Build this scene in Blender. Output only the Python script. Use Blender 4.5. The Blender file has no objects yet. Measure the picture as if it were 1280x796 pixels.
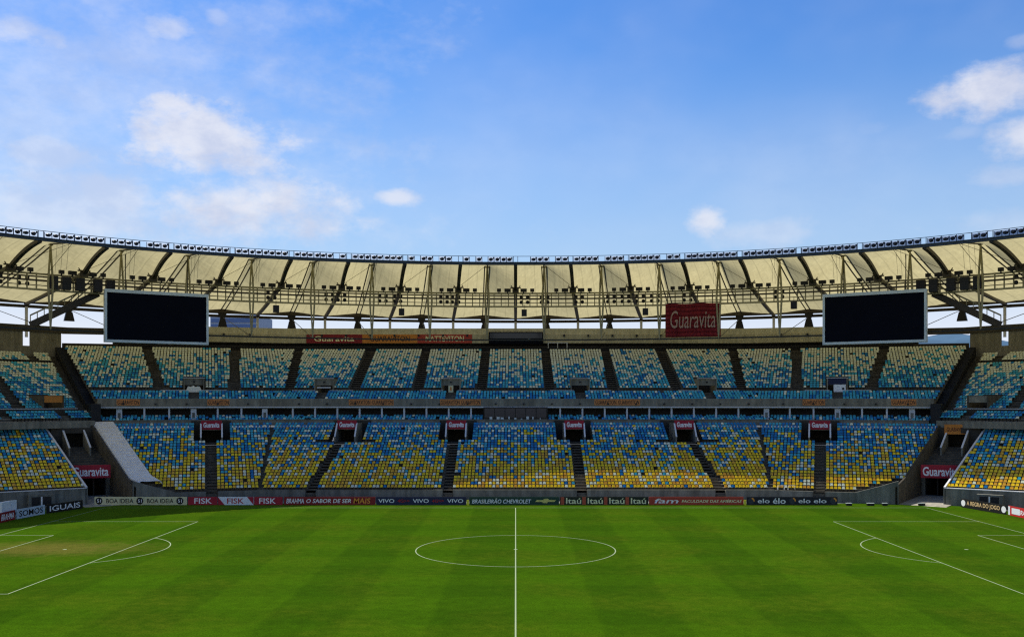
import bpy, math, random
from mathutils import Vector, Matrix, noise
R = math.radians
PI = math.pi
sc = bpy.context.scene
COL = sc.collection
random.seed(11)

# ---------------------------------------------------------------- camera, sky, sun, exposure
cam = bpy.data.cameras.new('camera')
cam_o = bpy.data.objects.new('camera', cam)
COL.objects.link(cam_o)
cam_o.location = (0.0, -87.5, 13.7)
cam_o.rotation_euler = (R(90), 0, 0)
cam.sensor_width = 36.0
cam.lens = 36.0 * 1188 / 1280
cam.shift_x = -4.5 / 1280
cam.shift_y = 102.4 / 1280
cam.clip_start = 0.5
cam.clip_end = 20000
sc.camera = cam_o
sc.view_settings.view_transform = 'Standard'
sc.view_settings.look = 'None'
sc.cycles.pixel_filter_type = 'BLACKMAN_HARRIS'
sc.cycles.filter_width = 1.25
sc.cycles.use_denoising = False
sc.view_settings.exposure = 0.25

SUN = Vector((-17.0, 15.2, 35.3)).normalized()
sun_el = math.asin(SUN.z)
sun_az = math.atan2(SUN.x, SUN.y)
sl = bpy.data.lights.new('sun', 'SUN')
sl.energy = 5.0
sl.angle = R(0.5)
sl.color = (1.0, 0.95, 0.86)
so = bpy.data.objects.new('sun', sl)
COL.objects.link(so)
so.location = SUN * 300
so.rotation_euler = SUN.to_track_quat('Z', 'Y').to_euler()

world = bpy.data.worlds.new('World')
sc.world = world
world.use_nodes = True
wn, wl = world.node_tree.nodes, world.node_tree.links


def wnode(t, **kw):
    n = wn.new(t)
    for k, v in kw.items():
        setattr(n, k, v)
    return n


def wmath(op, a, b=None, clamp=False):
    n = wnode('ShaderNodeMath', operation=op)
    n.use_clamp = clamp
    for i, x in enumerate((a, b)):
        if x is None:
            continue
        if isinstance(x, (int, float)):
            n.inputs[i].default_value = x
        else:
            wl.new(x, n.inputs[i])
    return n.outputs[0]


sky = wnode('ShaderNodeTexSky', sky_type='NISHITA')
sky.sun_disc = False
sky.sun_elevation = sun_el
sky.sun_rotation = sun_az
sky.altitude = 0
sky.air_density = 1.1
sky.dust_density = 0.6
sky.ozone_density = 2.2
hsv = wnode('ShaderNodeHueSaturation')
hsv.inputs['Saturation'].default_value = 1.32
hsv.inputs['Value'].default_value = 1.0
wl.new(sky.outputs[0], hsv.inputs['Color'])
tc = wnode('ShaderNodeTexCoord')
tint = wnode('ShaderNodeMix', data_type='RGBA', blend_type='MULTIPLY')
tint.inputs[0].default_value = 1.0
wl.new(hsv.outputs[0], tint.inputs[6])
tint.inputs[7].default_value = (.58, .765, 1.02, 1)
sepz = wnode('ShaderNodeSeparateXYZ')
wl.new(tc.outputs['Generated'], sepz.inputs[0])
hz = wnode('ShaderNodeMapRange', interpolation_type='SMOOTHSTEP')
hz.inputs['From Min'].default_value = 0.02
hz.inputs['From Max'].default_value = 0.40
hz.inputs['To Min'].default_value = 0.92
hz.inputs['To Max'].default_value = 0.0
wl.new(sepz.outputs[2], hz.inputs['Value'])
hazec = wnode('ShaderNodeMix', data_type='RGBA')          # pale haze towards the horizon, all the way round
wl.new(hz.outputs[0], hazec.inputs[0])
wl.new(tint.outputs[2], hazec.inputs[6])
hazec.inputs[7].default_value = (3.35, 4.55, 6.0, 1)


def direction(px, py):
    return Vector(((px - 644.5) / 1188, 1.0, (500.4 - py) / 1188)).normalized()


def fnoise(scale, detail, rough, offset=0.0):
    mp = wnode('ShaderNodeMapping')
    mp.inputs['Location'].default_value = (offset, offset * .7, 0)
    mp.inputs['Scale'].default_value = (1, 1, 1.7)
    wl.new(tc.outputs['Generated'], mp.inputs[0])
    n = wnode('ShaderNodeTexNoise')
    n.inputs['Scale'].default_value = scale
    n.inputs['Detail'].default_value = detail
    n.inputs['Roughness'].default_value = rough
    wl.new(mp.outputs[0], n.inputs['Vector'])
    return n.outputs[0]


n_big = fnoise(10.0, 9.0, 0.66)
n_fine = fnoise(26.0, 6.0, 0.6, 3.1)
nz = wmath('ADD', wmath('MULTIPLY', n_big, 0.58), wmath('MULTIPLY', n_fine, 0.42))
# (direction, half width, half height, strength, softness)
CLOUDS = [((244, 174), 124, 60, 0.84, 0.75), ((285, 258), 165, 52, 0.85, 0.95), ((150, 245), 90, 34, .6, .9), ((110, 262), 170, 60, 0.55, 1.0), ((120, 130), 460, 250, 0.44, 1.7),
          ((214, 33), 34, 20, 0.55, 0.8), ((270, 22), 18, 14, 0.40, 0.9), ((25, 38), 62, 22, 0.60, 0.9),
          ((70, 192), 66, 24, 0.55, 0.9), ((502, 247), 34, 13, 0.7, 0.9), ((882, 276), 30, 22, 0.75, 0.9),
          ((950, 290), 80, 22, 0.35, 1.0), ((1248, 115), 88, 34, 0.85, 0.8), ((1285, 165), 50, 26, 0.75, 0.9),
          ((1205, 166), 34, 12, 0.22, 1.0), ((1265, 222), 50, 16, 0.34, 1.0), ((1275, 52), 24, 10, 0.3, 1.0),
          ((1290, 275), 120, 22, 0.25, 1.0), ((1085, 160), 50, 14, 0.12, 1.0),
          ((-160, 120), 120, 50, 0.6, .8), ((1480, 60), 120, 40, 0.6, .8), ((120, -160), 140, 50, 0.6, .8)]
total = None
for (p, hw, hh, st, soft) in CLOUDS:
    c = direction(*p)
    right = Vector((c.y, -c.x, 0)).normalized()
    up = right.cross(c)
    vs = []
    for ax, h in ((right, hw), (up, hh)):
        d = wnode('ShaderNodeVectorMath', operation='DOT_PRODUCT')
        wl.new(tc.outputs['Generated'], d.inputs[0])
        d.inputs[1].default_value = ax * (1188.0 / h)
        off = wmath('SUBTRACT', d.outputs['Value'], ax.dot(c) * 1188.0 / h)
        vs.append(wmath('POWER', wmath('ABSOLUTE', off), 2.0))
    df = wnode('ShaderNodeVectorMath', operation='DOT_PRODUCT')
    wl.new(tc.outputs['Generated'], df.inputs[0])
    df.inputs[1].default_value = c
    front = wmath('GREATER_THAN', df.outputs['Value'], 0.3)
    r = wmath('SQRT', wmath('ADD', vs[0], vs[1]))
    fall = wmath('SUBTRACT', 1.0, r)                       # 1 at the middle, 0 on the outline
    m = wmath('ADD', wmath('ADD', fall, 0.12), wmath('MULTIPLY', wmath('SUBTRACT', nz, 0.5), 3.1))
    mr = wnode('ShaderNodeMapRange', interpolation_type='SMOOTHSTEP')
    mr.inputs['From Min'].default_value = -0.05
    mr.inputs['From Max'].default_value = 0.25 + 0.75 * soft
    mr.inputs['To Max'].default_value = st
    wl.new(m, mr.inputs['Value'])
    o = wmath('MULTIPLY', mr.outputs[0], front)
    total = o if total is None else wmath('MAXIMUM', total, o)
# thin veil of cirrus over the whole sky
veil = fnoise(2.2, 4.0, 0.55, 7.0)
vr = wnode('ShaderNodeMapRange', interpolation_type='SMOOTHSTEP')
vr.inputs['From Min'].default_value = 0.42
vr.inputs['From Max'].default_value = 0.75
vr.inputs['To Max'].default_value = 0.22
wl.new(veil, vr.inputs['Value'])
total = wmath('MAXIMUM', total, vr.outputs[0])
mixc = wnode('ShaderNodeMix', data_type='RGBA')
wl.new(total, mixc.inputs[0])
hz2 = wnode('ShaderNodeMapRange', interpolation_type='SMOOTHSTEP')   # whitest just over the horizon
hz2.inputs['From Min'].default_value = 0.04
hz2.inputs['From Max'].default_value = 0.15
hz2.inputs['To Min'].default_value = 0.9
hz2.inputs['To Max'].default_value = 0.0
wl.new(sepz.outputs[2], hz2.inputs['Value'])
haze2 = wnode('ShaderNodeMix', data_type='RGBA')
wl.new(hz2.outputs[0], haze2.inputs[0])
wl.new(hazec.outputs[2], haze2.inputs[6])
haze2.inputs[7].default_value = (5.9, 6.1, 6.8, 1)
wl.new(haze2.outputs[2], mixc.inputs[6])
ccol = wnode('ShaderNodeMix', data_type='RGBA')
cf = wnode('ShaderNodeMapRange', interpolation_type='SMOOTHSTEP')
cf.inputs['From Min'].default_value = 0.36
cf.inputs['From Max'].default_value = 0.62
wl.new(fnoise(13.0, 6.0, 0.6, 5.5), cf.inputs['Value'])
wl.new(cf.outputs[0], ccol.inputs[0])
ccol.inputs[6].default_value = (4.35, 4.6, 5.6, 1)
ccol.inputs[7].default_value = (5.9, 5.9, 6.3, 1)
wl.new(ccol.outputs[2], mixc.inputs[7])
bg = wn['Background']
bg.inputs['Strength'].default_value = 0.122
wl.new(mixc.outputs[2], bg.inputs['Color'])

# ---------------------------------------------------------------- materials
MATS = {}


def mat(name, col, rough=0.7, var=0.12, scale=1.2, metal=0.0, spec=0.3, bump=0.0, trans=None, grime=0.0):
    if name in MATS:
        return MATS[name]
    m = bpy.data.materials.new(name)
    m.use_nodes = True
    nt = m.node_tree
    b = nt.nodes['Principled BSDF']
    b.inputs['Roughness'].default_value = rough
    b.inputs['Metallic'].default_value = metal
    b.inputs['Specular IOR Level'].default_value = spec
    g = nt.nodes.new('ShaderNodeNewGeometry')
    n = nt.nodes.new('ShaderNodeTexNoise')
    n.inputs['Scale'].default_value = scale
    n.inputs['Detail'].default_value = 6
    n.inputs['Roughness'].default_value = .65
    nt.links.new(g.outputs['Position'], n.inputs['Vector'])
    cr = nt.nodes.new('ShaderNodeValToRGB')
    cr.color_ramp.elements[0].position = .3
    cr.color_ramp.elements[1].position = .7
    cr.color_ramp.elements[0].color = [c * (1 - var) for c in col] + [1]
    cr.color_ramp.elements[1].color = [min(1, c * (1 + var)) for c in col] + [1]
    nt.links.new(n.outputs[0], cr.inputs[0])
    out = cr.outputs[0]
    if grime:
        mp = nt.nodes.new('ShaderNodeMapping')
        mp.inputs['Scale'].default_value = (1, 1, .12)
        nt.links.new(g.outputs['Position'], mp.inputs[0])
        n2 = nt.nodes.new('ShaderNodeTexNoise')
        n2.inputs['Scale'].default_value = 1.6
        n2.inputs['Detail'].default_value = 5
        nt.links.new(mp.outputs[0], n2.inputs['Vector'])
        r2 = nt.nodes.new('ShaderNodeMapRange')
        r2.inputs['From Min'].default_value = .38
        r2.inputs['From Max'].default_value = .66
        r2.inputs['To Min'].default_value = 1 - grime
        nt.links.new(n2.outputs[0], r2.inputs['Value'])
        mx = nt.nodes.new('ShaderNodeMix')
        mx.data_type = 'RGBA'
        mx.blend_type = 'MULTIPLY'
        mx.inputs[0].default_value = 1
        nt.links.new(out, mx.inputs[6])
        nt.links.new(r2.outputs[0], mx.inputs[7])
        out = mx.outputs[2]
    nt.links.new(out, b.inputs['Base Color'])
    if bump:
        bn = nt.nodes.new('ShaderNodeBump')
        bn.inputs['Strength'].default_value = bump
        nt.links.new(n.outputs[0], bn.inputs['Height'])
        nt.links.new(bn.outputs[0], b.inputs['Normal'])
    if trans:
        tr = nt.nodes.new('ShaderNodeBsdfTranslucent')
        nt.links.new(out, tr.inputs['Color'])
        ms = nt.nodes.new('ShaderNodeMixShader')
        ms.inputs[0].default_value = trans
        nt.links.new(b.outputs[0], ms.inputs[1])
        nt.links.new(tr.outputs[0], ms.inputs[2])
        nt.links.new(ms.outputs[0], nt.nodes['Material Output'].inputs['Surface'])
    MATS[name] = m
    return m


CONC = mat('stand_concrete', (.13, .118, .09), .85, .25, .8, grime=.35)
STEP = mat('stair_concrete', (.10, .085, .06), .9, .3, 1.5, grime=.3)
WALLC = mat('wall_concrete', (.20, .20, .165), .85, .2, .6, grime=.4)
BEAMC = mat('gallery_concrete', (.25, .23, .17), .85, .2, .6, grime=.35)
PARA = mat('cream_render', (.50, .45, .30), .85, .12, .4, grime=.25)
DARKW = mat('shaded_brown_wall', (.05, .042, .03), .9, .3, .6)  # shade of stairwells and the rear recess is mixed into this brown
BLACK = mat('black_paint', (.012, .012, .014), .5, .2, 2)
SCREEN = mat('dead_screen', (.003, .004, .009), .6, .15, .6, spec=.05)
GREYM = mat('grey_steel', (.52, .58, .57), .45, .12, 1, metal=.3)
WHITE = mat('white_paint', (.85, .85, .83), .5, .1, 2)
PALEC = mat('pale_column', (.60, .61, .61), .7, .12, 2)
DSTEEL = mat('dark_brown_steel', (.055, .045, .032), .6, .2, 1)
CSTEEL = mat('cream_steel', (.30, .265, .15), .55, .15, 1)
BSTEEL = mat('blue_black_steel', (.07, .09, .12), .5, .2, 1)
CABLE = mat('cable_black', (.03, .028, .022), .6, .1, 1)
MEMB = mat('roof_membrane', (.41, .355, .18), .9, .06, .25, spec=.02, trans=.78, grime=.10)
TARP = mat('white_tarp', (.76, .76, .73), .7, .06, 1.0, bump=.3)
GLASS = mat('dark_glass', (.01, .012, .02), .15, .1, 1, spec=.5)
LINE = mat('line_paint', (.26, .32, .18), .8, .12, 6)
RED = mat('red_sign', (.34, .012, .03), .6, .08, 1)
DRED = mat('dark_red_sign', (.22, .012, .016), .6, .08, 1)
BRICKR = mat('brick_red_sign', (.40, .05, .03), .6, .08, 1)
ORANGE = mat('orange_sign', (.55, .20, .03), .6, .1, 1)
CREAM = mat('cream_sign', (.62, .58, .34), .6, .06, 1)
NAVY = mat('navy_sign', (.015, .02, .06), .6, .08, 1)
GREENS = mat('dark_green_sign', (.015, .05, .035), .6, .08, 1)
SIGNW = mat('white_sign', (.70, .74, .76), .6, .05, 1)
TXTW = mat('white_lettering', (.85, .85, .83), .6, .03, 3)
TXTB = mat('black_lettering', (.01, .01, .01), .6, .03, 3)
TXTO = mat('orange_lettering', (.75, .30, .04), .6, .03, 3)
TXTR = mat('red_lettering', (.40, .02, .02), .6, .03, 3)
TXTY = mat('cream_lettering', (.80, .78, .45), .6, .03, 3)
GOLD = mat('gold_emblem', (.55, .50, .18), .4, .1, 3, metal=.4)
YEL = mat('yellow_paddle', (.75, .65, .05), .6, .05, 3)
BANN = mat('red_banner_cloth', (.34, .035, .045), .85, .12, .7, trans=.5, grime=.2)
SEATC = {
    'yellow': mat('seat_yellow', (.94, .62, .014), .45, .22, 2.4, spec=.3, trans=.06),
    'blue': mat('seat_blue', (.010, .20, .44), .45, .3, 2.4, spec=.3, trans=.06),
    'light blue': mat('seat_light_blue', (.06, .42, .52), .45, .3, 2.4, spec=.3, trans=.06),
    'white': mat('seat_white', (.74, .75, .56), .45, .28, 2.4, spec=.3, trans=.06),
    'amber': mat('seat_amber', (.78, .45, .03), .45, .2, 2.4, spec=.4, trans=.14),
}
SEATN = list(SEATC)


def grass_material():
    m = bpy.data.materials.new('pitch_grass')
    m.use_nodes = True
    nt = m.node_tree
    nd, lk = nt.nodes, nt.links
    b = nd['Principled BSDF']
    b.inputs['Roughness'].default_value = .75
    b.inputs['Specular IOR Level'].default_value = .0
    b.inputs['Sheen Weight'].default_value = .17
    b.inputs['Sheen Roughness'].default_value = .4
    b.inputs['Sheen Tint'].default_value = (.45, .75, .08, 1)
    g = nd.new('ShaderNodeNewGeometry')
    sp = nd.new('ShaderNodeSeparateXYZ')
    lk.new(g.outputs['Position'], sp.inputs[0])

    def M(op, a, c=None):
        n = nd.new('ShaderNodeMath')
        n.operation = op
        for i, x in enumerate((a, c)):
            if x is None:
                continue
            if isinstance(x, (int, float)):
                n.inputs[i].default_value = x
            else:
                lk.new(x, n.inputs[i])
        return n.outputs[0]

    def N(scale, det, ro=.6, stretch=None):
        n = nd.new('ShaderNodeTexNoise')
        n.inputs['Scale'].default_value = scale
        n.inputs['Detail'].default_value = det
        n.inputs['Roughness'].default_value = ro
        if stretch:
            mp = nd.new('ShaderNodeMapping')
            mp.inputs['Scale'].default_value = stretch
            lk.new(g.outputs['Position'], mp.inputs[0])
            lk.new(mp.outputs[0], n.inputs['Vector'])
        else:
            lk.new(g.outputs['Position'], n.inputs['Vector'])
        return n.outputs[0]

    def mr(v, a, c, lo, hi, sm=True):
        n = nd.new('ShaderNodeMapRange')
        if sm:
            n.interpolation_type = 'SMOOTHSTEP'
        n.inputs[1].default_value = a
        n.inputs[2].default_value = c
        n.inputs[3].default_value = lo
        n.inputs[4].default_value = hi
        lk.new(v, n.inputs[0])
        return n.outputs[0]

    wob = M('MULTIPLY', M('SUBTRACT', N(.35, 3), .5), .7)
    sx = mr(M('SINE', M('MULTIPLY', M('ADD', sp.outputs[0], wob), PI / 5.25)), -.18, .18, 0, 1)
    sy = mr(M('SINE', M('MULTIPLY', M('ADD', sp.outputs[1], wob), PI / 4.2)), -.25, .25, 0, 1)
    band = M('ADD', M('MULTIPLY', sx, .62), M('MULTIPLY', sy, .38))
    mot = N(.11, 5)
    fine = N(9.0, 4, .8)
    mid = N(1.1, 5, .7)
    c1 = nd.new('ShaderNodeMix')
    c1.data_type = 'RGBA'
    c1.inputs[6].default_value = (.0165, .048, .0007, 1)
    c1.inputs[7].default_value = (.0275, .070, .0010, 1)
    lk.new(band, c1.inputs[0])
    c2 = nd.new('ShaderNodeMix')          # dry, olive patches
    c2.data_type = 'RGBA'
    c2.inputs[7].default_value = (.050, .062, .0030, 1)
    lk.new(M('MULTIPLY', M('MULTIPLY', mr(mot, .42, .68, 0, 1), mr(mid, .35, .7, .25, 1)), .6), c2.inputs[0])
    lk.new(c1.outputs[2], c2.inputs[6])
    # worn goalmouth, left end
    ex = M('DIVIDE', M('ADD', sp.outputs[0], 43.5), 10.0)
    ey = M('DIVIDE', M('ADD', sp.outputs[1], -.5), 5.0)
    rr = M('SQRT', M('ADD', M('MULTIPLY', ex, ex), M('MULTIPLY', ey, ey)))
    worn = mr(M('ADD', rr, M('MULTIPLY', M('SUBTRACT', N(.8, 5, .7), .5), 1.6)), .1, 1.3, .78, 0)
    c3 = nd.new('ShaderNodeMix')
    c3.data_type = 'RGBA'
    c3.inputs[7].default_value = (.10, .08, .018, 1)
    lk.new(worn, c3.inputs[0])
    lk.new(c2.outputs[2], c3.inputs[6])
    c4 = nd.new('ShaderNodeMix')
    c4.data_type = 'RGBA'
    c4.blend_type = 'MULTIPLY'
    c4.inputs[0].default_value = 1
    lk.new(c3.outputs[2], c4.inputs[6])
    lk.new(M('MULTIPLY', mr(fine, .3, .7, .35, 1.65, False), mr(mid, .28, .72, .76, 1.24, False)), c4.inputs[7])
    lk.new(c4.outputs[2], b.inputs['Base Color'])
    bn = nd.new('ShaderNodeBump')
    bn.inputs['Strength'].default_value = .5
    bn.inputs['Distance'].default_value = .04
    lk.new(fine, bn.inputs['Height'])
    lk.new(bn.outputs[0], b.inputs['Normal'])
    return m


# ---------------------------------------------------------------- mesh helpers
class MB:
    def __init__(s):
        s.v, s.f, s.m = [], [], []

    def poly(s, pts, mi=0):
        n = len(s.v)
        s.v += [tuple(p) for p in pts]
        s.f.append(tuple(range(n, n + len(pts))))
        s.m.append(mi)

    def hexa(s, p, mi=0):
        """eight corners: bottom four in order, then the top four"""
        n = len(s.v)
        s.v += [tuple(q) for q in p]
        for f in ((3, 2, 1, 0), (4, 5, 6, 7), (0, 1, 5, 4), (1, 2, 6, 5), (2, 3, 7, 6), (3, 0, 4, 7)):
            s.f.append(tuple(n + i for i in f))
            s.m.append(mi)

    def box(s, x0, x1, y0, y1, z0, z1, mi=0, F=None):
        p = [(x0, y0, z0), (x1, y0, z0), (x1, y1, z0), (x0, y1, z0), (x0, y0, z1), (x1, y0, z1), (x1, y1, z1), (x0, y1, z1)]
        if F:
            p = [F(*q) for q in p]
        s.hexa(p, mi)

    def tube(s, a, b, r, n=6, mi=0, r2=None):
        a, b = Vector(a), Vector(b)
        r2 = r if r2 is None else r2
        d = (b - a).normalized()
        x = d.orthogonal().normalized()
        y = d.cross(x)
        k = len(s.v)
        for p, rr in ((a, r), (b, r2)):
            for i in range(n):
                t = 2 * PI * i / n
                s.v.append(tuple(p + x * math.cos(t) * rr + y * math.sin(t) * rr))
        for i in range(n):
            j = (i + 1) % n
            s.f.append((k + i, k + j, k + n + j, k + n + i))
            s.m.append(mi)
        s.f.append(tuple(k + i for i in reversed(range(n))))
        s.f.append(tuple(k + n + i for i in range(n)))
        s.m += [mi, mi]

    def bar(s, a, b, w, h, mi=0, up=(0, 0, 1)):
        """rectangular bar from a to b, w across, h along up"""
        a, b = Vector(a), Vector(b)
        d = (b - a).normalized()
        x = d.cross(Vector(up))
        x = x.normalized() if x.length > 1e-4 else d.orthogonal().normalized()
        z = x.cross(d).normalized()
        x, z = x * w / 2, z * h / 2
        s.hexa([a - x - z, a + x - z, a + x + z, a - x + z, b - x - z, b + x - z, b + x + z, b - x + z], mi)

    def sweep(s, pts, w, h, mi=0):
        for a, b in zip(pts, pts[1:]):
            d = (Vector(b) - Vector(a)).normalized() * .02
            s.bar(Vector(a) - d, Vector(b) + d, w, h, mi)

    def mesh(s, name, mats):
        me = bpy.data.meshes.new(name)
        me.from_pydata(s.v, [], s.f)
        for m in mats if isinstance(mats, (list, tuple)) else [mats]:
            me.materials.append(m)
        me.polygons.foreach_set('material_index', s.m)
        me.update()
        return me

    def build(s, name, mats, parent=None, smooth=False):
        me = s.mesh(name, mats)
        if smooth:
            me.polygons.foreach_set('use_smooth', [True] * len(me.polygons))
        return link(name, me, parent)


def link(name, data, parent=None, loc=None, rz=None):
    o = bpy.data.objects.new(name, data)
    COL.objects.link(o)
    if parent is not None:
        o.parent = parent
        if loc is None:                       # geometry is in world space
            o.matrix_parent_inverse = WM(parent).inverted()
    if loc is not None:
        o.location = loc
    if rz is not None:
        o.rotation_euler = (0, 0, rz)
    return o


def WM(o):
    m = Matrix.LocRotScale(o.location, o.rotation_euler, None)
    return m if o.parent is None else WM(o.parent) @ o.matrix_parent_inverse @ m


def tag(o, label, cat, group=None, kind=None):
    o['label'] = label
    if cat:
        o['category'] = cat
    if group:
        o['group'] = group
    if kind:
        o['kind'] = kind
    return o


def thing(name, label, cat, loc=(0, 0, 0), rz=0.0, group=None):
    o = link(name, None, None, loc, rz)
    o.empty_display_size = .3
    return tag(o, label, cat, group)


TEXTS = {}


def text_mesh(txt, w, h, m, shear=0.0, bold=0.0):
    """flat lettering w x h metres, centred, standing in the XZ plane and facing -Y"""
    key = (txt, round(w, 2), round(h, 2), m.name, shear)
    if key in TEXTS:
        return TEXTS[key]
    cu = bpy.data.curves.new('lettering', 'FONT')
    cu.body = txt
    cu.shear = shear
    cu.offset = bold
    cu.resolution_u = 3
    o = bpy.data.objects.new('lettering', cu)
    COL.objects.link(o)
    bpy.context.view_layer.update()
    me = bpy.data.meshes.new_from_object(o.evaluated_get(bpy.context.evaluated_depsgraph_get()))
    bpy.data.objects.remove(o)
    bpy.data.curves.remove(cu)
    xs = [v.co.x for v in me.vertices]
    ys = [v.co.y for v in me.vertices]
    x0, x1, y0, y1 = min(xs), max(xs), min(ys), max(ys)
    for v in me.vertices:
        v.co = ((v.co.x - (x0 + x1) / 2) * w / (x1 - x0), 0, (v.co.y - (y0 + y1) / 2) * h / (y1 - y0))
    me.materials.clear()
    me.materials.append(m)
    me.name = 'lettering'
    TEXTS[key] = me
    return me


def lettering(parent, txt, x, y, z, w, h, m, shear=0.0, bold=0.012):
    return link('lettering', text_mesh(txt, w, h, m, shear, bold), parent, (x, y, z), 0)


# ---------------------------------------------------------------- plan of the bowl
class Sec:
    """One straight run of a stand. u runs along it, d outwards from its front line."""
    def __init__(s, P, th, L, d0, d1, sym=False):
        s.P, s.th, s.L, s.sym = P, R(th), L, sym
        s.t = (math.cos(s.th), -math.sin(s.th))
        s.n = (math.sin(s.th), math.cos(s.th))
        s.t0, s.t1 = math.tan(R(d0) / 2), math.tan(R(d1) / 2)

    def lo(s, d):
        return -s.hi(d) if s.sym else -d * s.t0

    def hi(s, d):
        return s.L + d * s.t1

    def pt(s, u, d, z, side=1):
        return Vector((side * (s.P[0] + s.t[0] * u + s.n[0] * d), s.P[1] + s.t[1] * u + s.n[1] * d, z))

    def frame(s, u, d, z, side=1):
        """local axes whose x runs to the right as seen from the pitch"""
        return s.pt(u, d, z, side), -side * s.th


def end(P, th, L):
    return (P[0] + math.cos(R(th)) * L, P[1] - math.sin(R(th)) * L)


LO0 = Sec((0, 43.0), 0, 35.5, 18, 18, True)
p1 = (35.5, 43.0)
LO1 = Sec(p1, 18, 19.5, 18, 18)
p2 = end(p1, 18, 19.5)
LO2 = Sec(p2, 36, 24, 18, 18)
p3 = end(p2, 36, 24)
UP0 = Sec((0, 65.0), 0, 39.0, 18, 18, True)
q1 = (39.0, 65.0)
UP1 = Sec(q1, 18, 26.5, 18, 36)
q2 = end(q1, 18, 26.5)
UP2 = Sec(q2, 54, 26.0, 36, 20)

GAP = 2.55          # half width of the corner gaps between the stands

# ---------------------------------------------------------------- ground and pitch
g = MB()
n = 48
g.poly([(6000 * math.cos(2 * PI * i / n), 6000 * math.sin(2 * PI * i / n), -.05) for i in range(n)])
tag(g.build('ground', mat('asphalt', (.06, .06, .058), .9, .2, .3)), 'dark paved ground around the football pitch', None, kind='structure')

g = MB()
N1 = 30
gx = [-61 + 122 * i / 60 for i in range(61)]
gy = [-50 + 89.2 * i / 40 for i in range(41)]
for i in range(60):
    for j in range(40):
        g.poly([(gx[i], gy[j], 0), (gx[i + 1], gy[j], 0), (gx[i + 1], gy[j + 1], 0), (gx[i], gy[j + 1], 0)])
pitch = g.build('pitch', grass_material())
tag(pitch, 'green striped football pitch', None, kind='structure')
g = MB()
g.poly([(-90, -60, -.025), (90, -60, -.025), (90, 43.4, -.025), (-90, 43.4, -.025)])
tag(g.build('pavement', mat('track_concrete', (.17, .17, .15), .9, .25, .6)), 'grey concrete apron around the pitch', None, kind='structure')

LW = 0.095


def strip(name, a, b, z=.006):
    m = MB()
    a, b = Vector((*a, z)), Vector((*b, z))
    d = (b - a).normalized()
    x = Vector((-d.y, d.x, 0)) * LW / 2
    k = max(1, int((b - a).length / 4))
    for i in range(k):
        p, q = a + (b - a) * i / k, a + (b - a) * (i + 1) / k
        m.poly([p - x, q - x, q + x, p + x])
    return m


def ring(name, c, r, a0, a1, z=.006, n=96):
    m = MB()
    for i in range(n):
        t0, t1 = a0 + (a1 - a0) * i / n, a0 + (a1 - a0) * (i + 1) / n
        m.poly([(c[0] + q * math.cos(t), c[1] + q * math.sin(t), z) for q, t in ((r - LW / 2, t0), (r + LW / 2, t0), (r + LW / 2, t1), (r - LW / 2, t1))])
    return m


strip('', (0, -34), (0, 34)).build('halfway_line', LINE, pitch)
ring('', (0, 0), 9.15, 0, 2 * PI, .010).build('centre_circle', LINE, pitch)
m = MB()
m.poly([(.18 * math.cos(t * PI / 8), .18 * math.sin(t * PI / 8), .014) for t in range(16)])
m.build('centre_spot', LINE, pitch)
for y in (34, -34):
    strip('', (-52.5, y), (52.5, y), .012).build('touchline', LINE, pitch)
for s in (-1, 1):
    strip('', (52.5 * s, -34), (52.5 * s, 34), .016).build('goal_line', LINE, pitch)
    strip('', (36 * s, -20.16), (36 * s, 20.16)).build('penalty_area_line', LINE, pitch)
    strip('', (47 * s, -9.16), (47 * s, 9.16)).build('goal_area_line', LINE, pitch)
    for y in (20.16, -20.16):
        strip('', (36 * s, y), (52.5 * s, y), .010).build('penalty_area_line', LINE, pitch)
    for y in (9.16, -9.16):
        strip('', (47 * s, y), (52.5 * s, y), .010).build('goal_area_line', LINE, pitch)
    a = math.acos(5.5 / 9.15)
    b0 = PI if s > 0 else 0
    ring('', (41.5 * s, 0), 9.15, b0 - a, b0 + a, .010, 40).build('penalty_arc', LINE, pitch)
    m = MB()
    m.poly([(41.5 * s + .18 * math.cos(t * PI / 8), .18 * math.sin(t * PI / 8), .010) for t in range(16)])
    m.build('penalty_spot', LINE, pitch)

# ---------------------------------------------------------------- stands
lower = thing('lower_stand', 'lower tier of dark concrete terraces with six stairwells, behind the hoardings', 'stand', (0, 43, 0))
upper = thing('upper_stand', 'upper tier of dark concrete terraces rising above the gallery to the roof', 'stand', (0, 65, 0))

LR, LT, LZ, LN = .355, .8, 1.35, 24        # lower rise, tread, first level, rows


def sub_intervals(lo, hi, cuts):
    iv = [(lo, hi)]
    for a, b in cuts:
        nx = []
        for p, q in iv:
            if b <= p or a >= q:
                nx.append((p, q))
            else:
                if a > p:
                    nx.append((p, a))
                if b < q:
                    nx.append((b, q))
        iv = nx
    return [(p, q) for p, q in iv if q - p > .05]


def terrace(sec, side, rows, limits, cuts_of, parent):
    """rows: (d, tread depth, level, level below)."""
    m = MB()
    for r, (d, t, z, zb) in enumerate(rows):
        a0, b0 = limits(d, r)
        a1, b1 = limits(d + t, r)
        for p, q in sub_intervals(a0, b0, cuts_of(r)):
            pe = a1 if p == a0 else p
            qe = b1 if q == b0 else q
            A, B, C, D = sec.pt(p, d, z, side), sec.pt(q, d, z, side), sec.pt(qe, d + t, z, side), sec.pt(pe, d + t, z, side)
            m.poly([A, B, C, D])
            A2, B2 = sec.pt(p, d, zb, side), sec.pt(q, d, zb, side)
            m.poly([A2, B2, B, A])
            # skirts so that cut sides are closed
            for (P0, P1) in ((A, D), (C, B)):
                m.poly([P0, P1, P1 - Vector((0, 0, 1.6)), P0 - Vector((0, 0, 1.6))])
    return m.build('terrace', CONC, parent)


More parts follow.
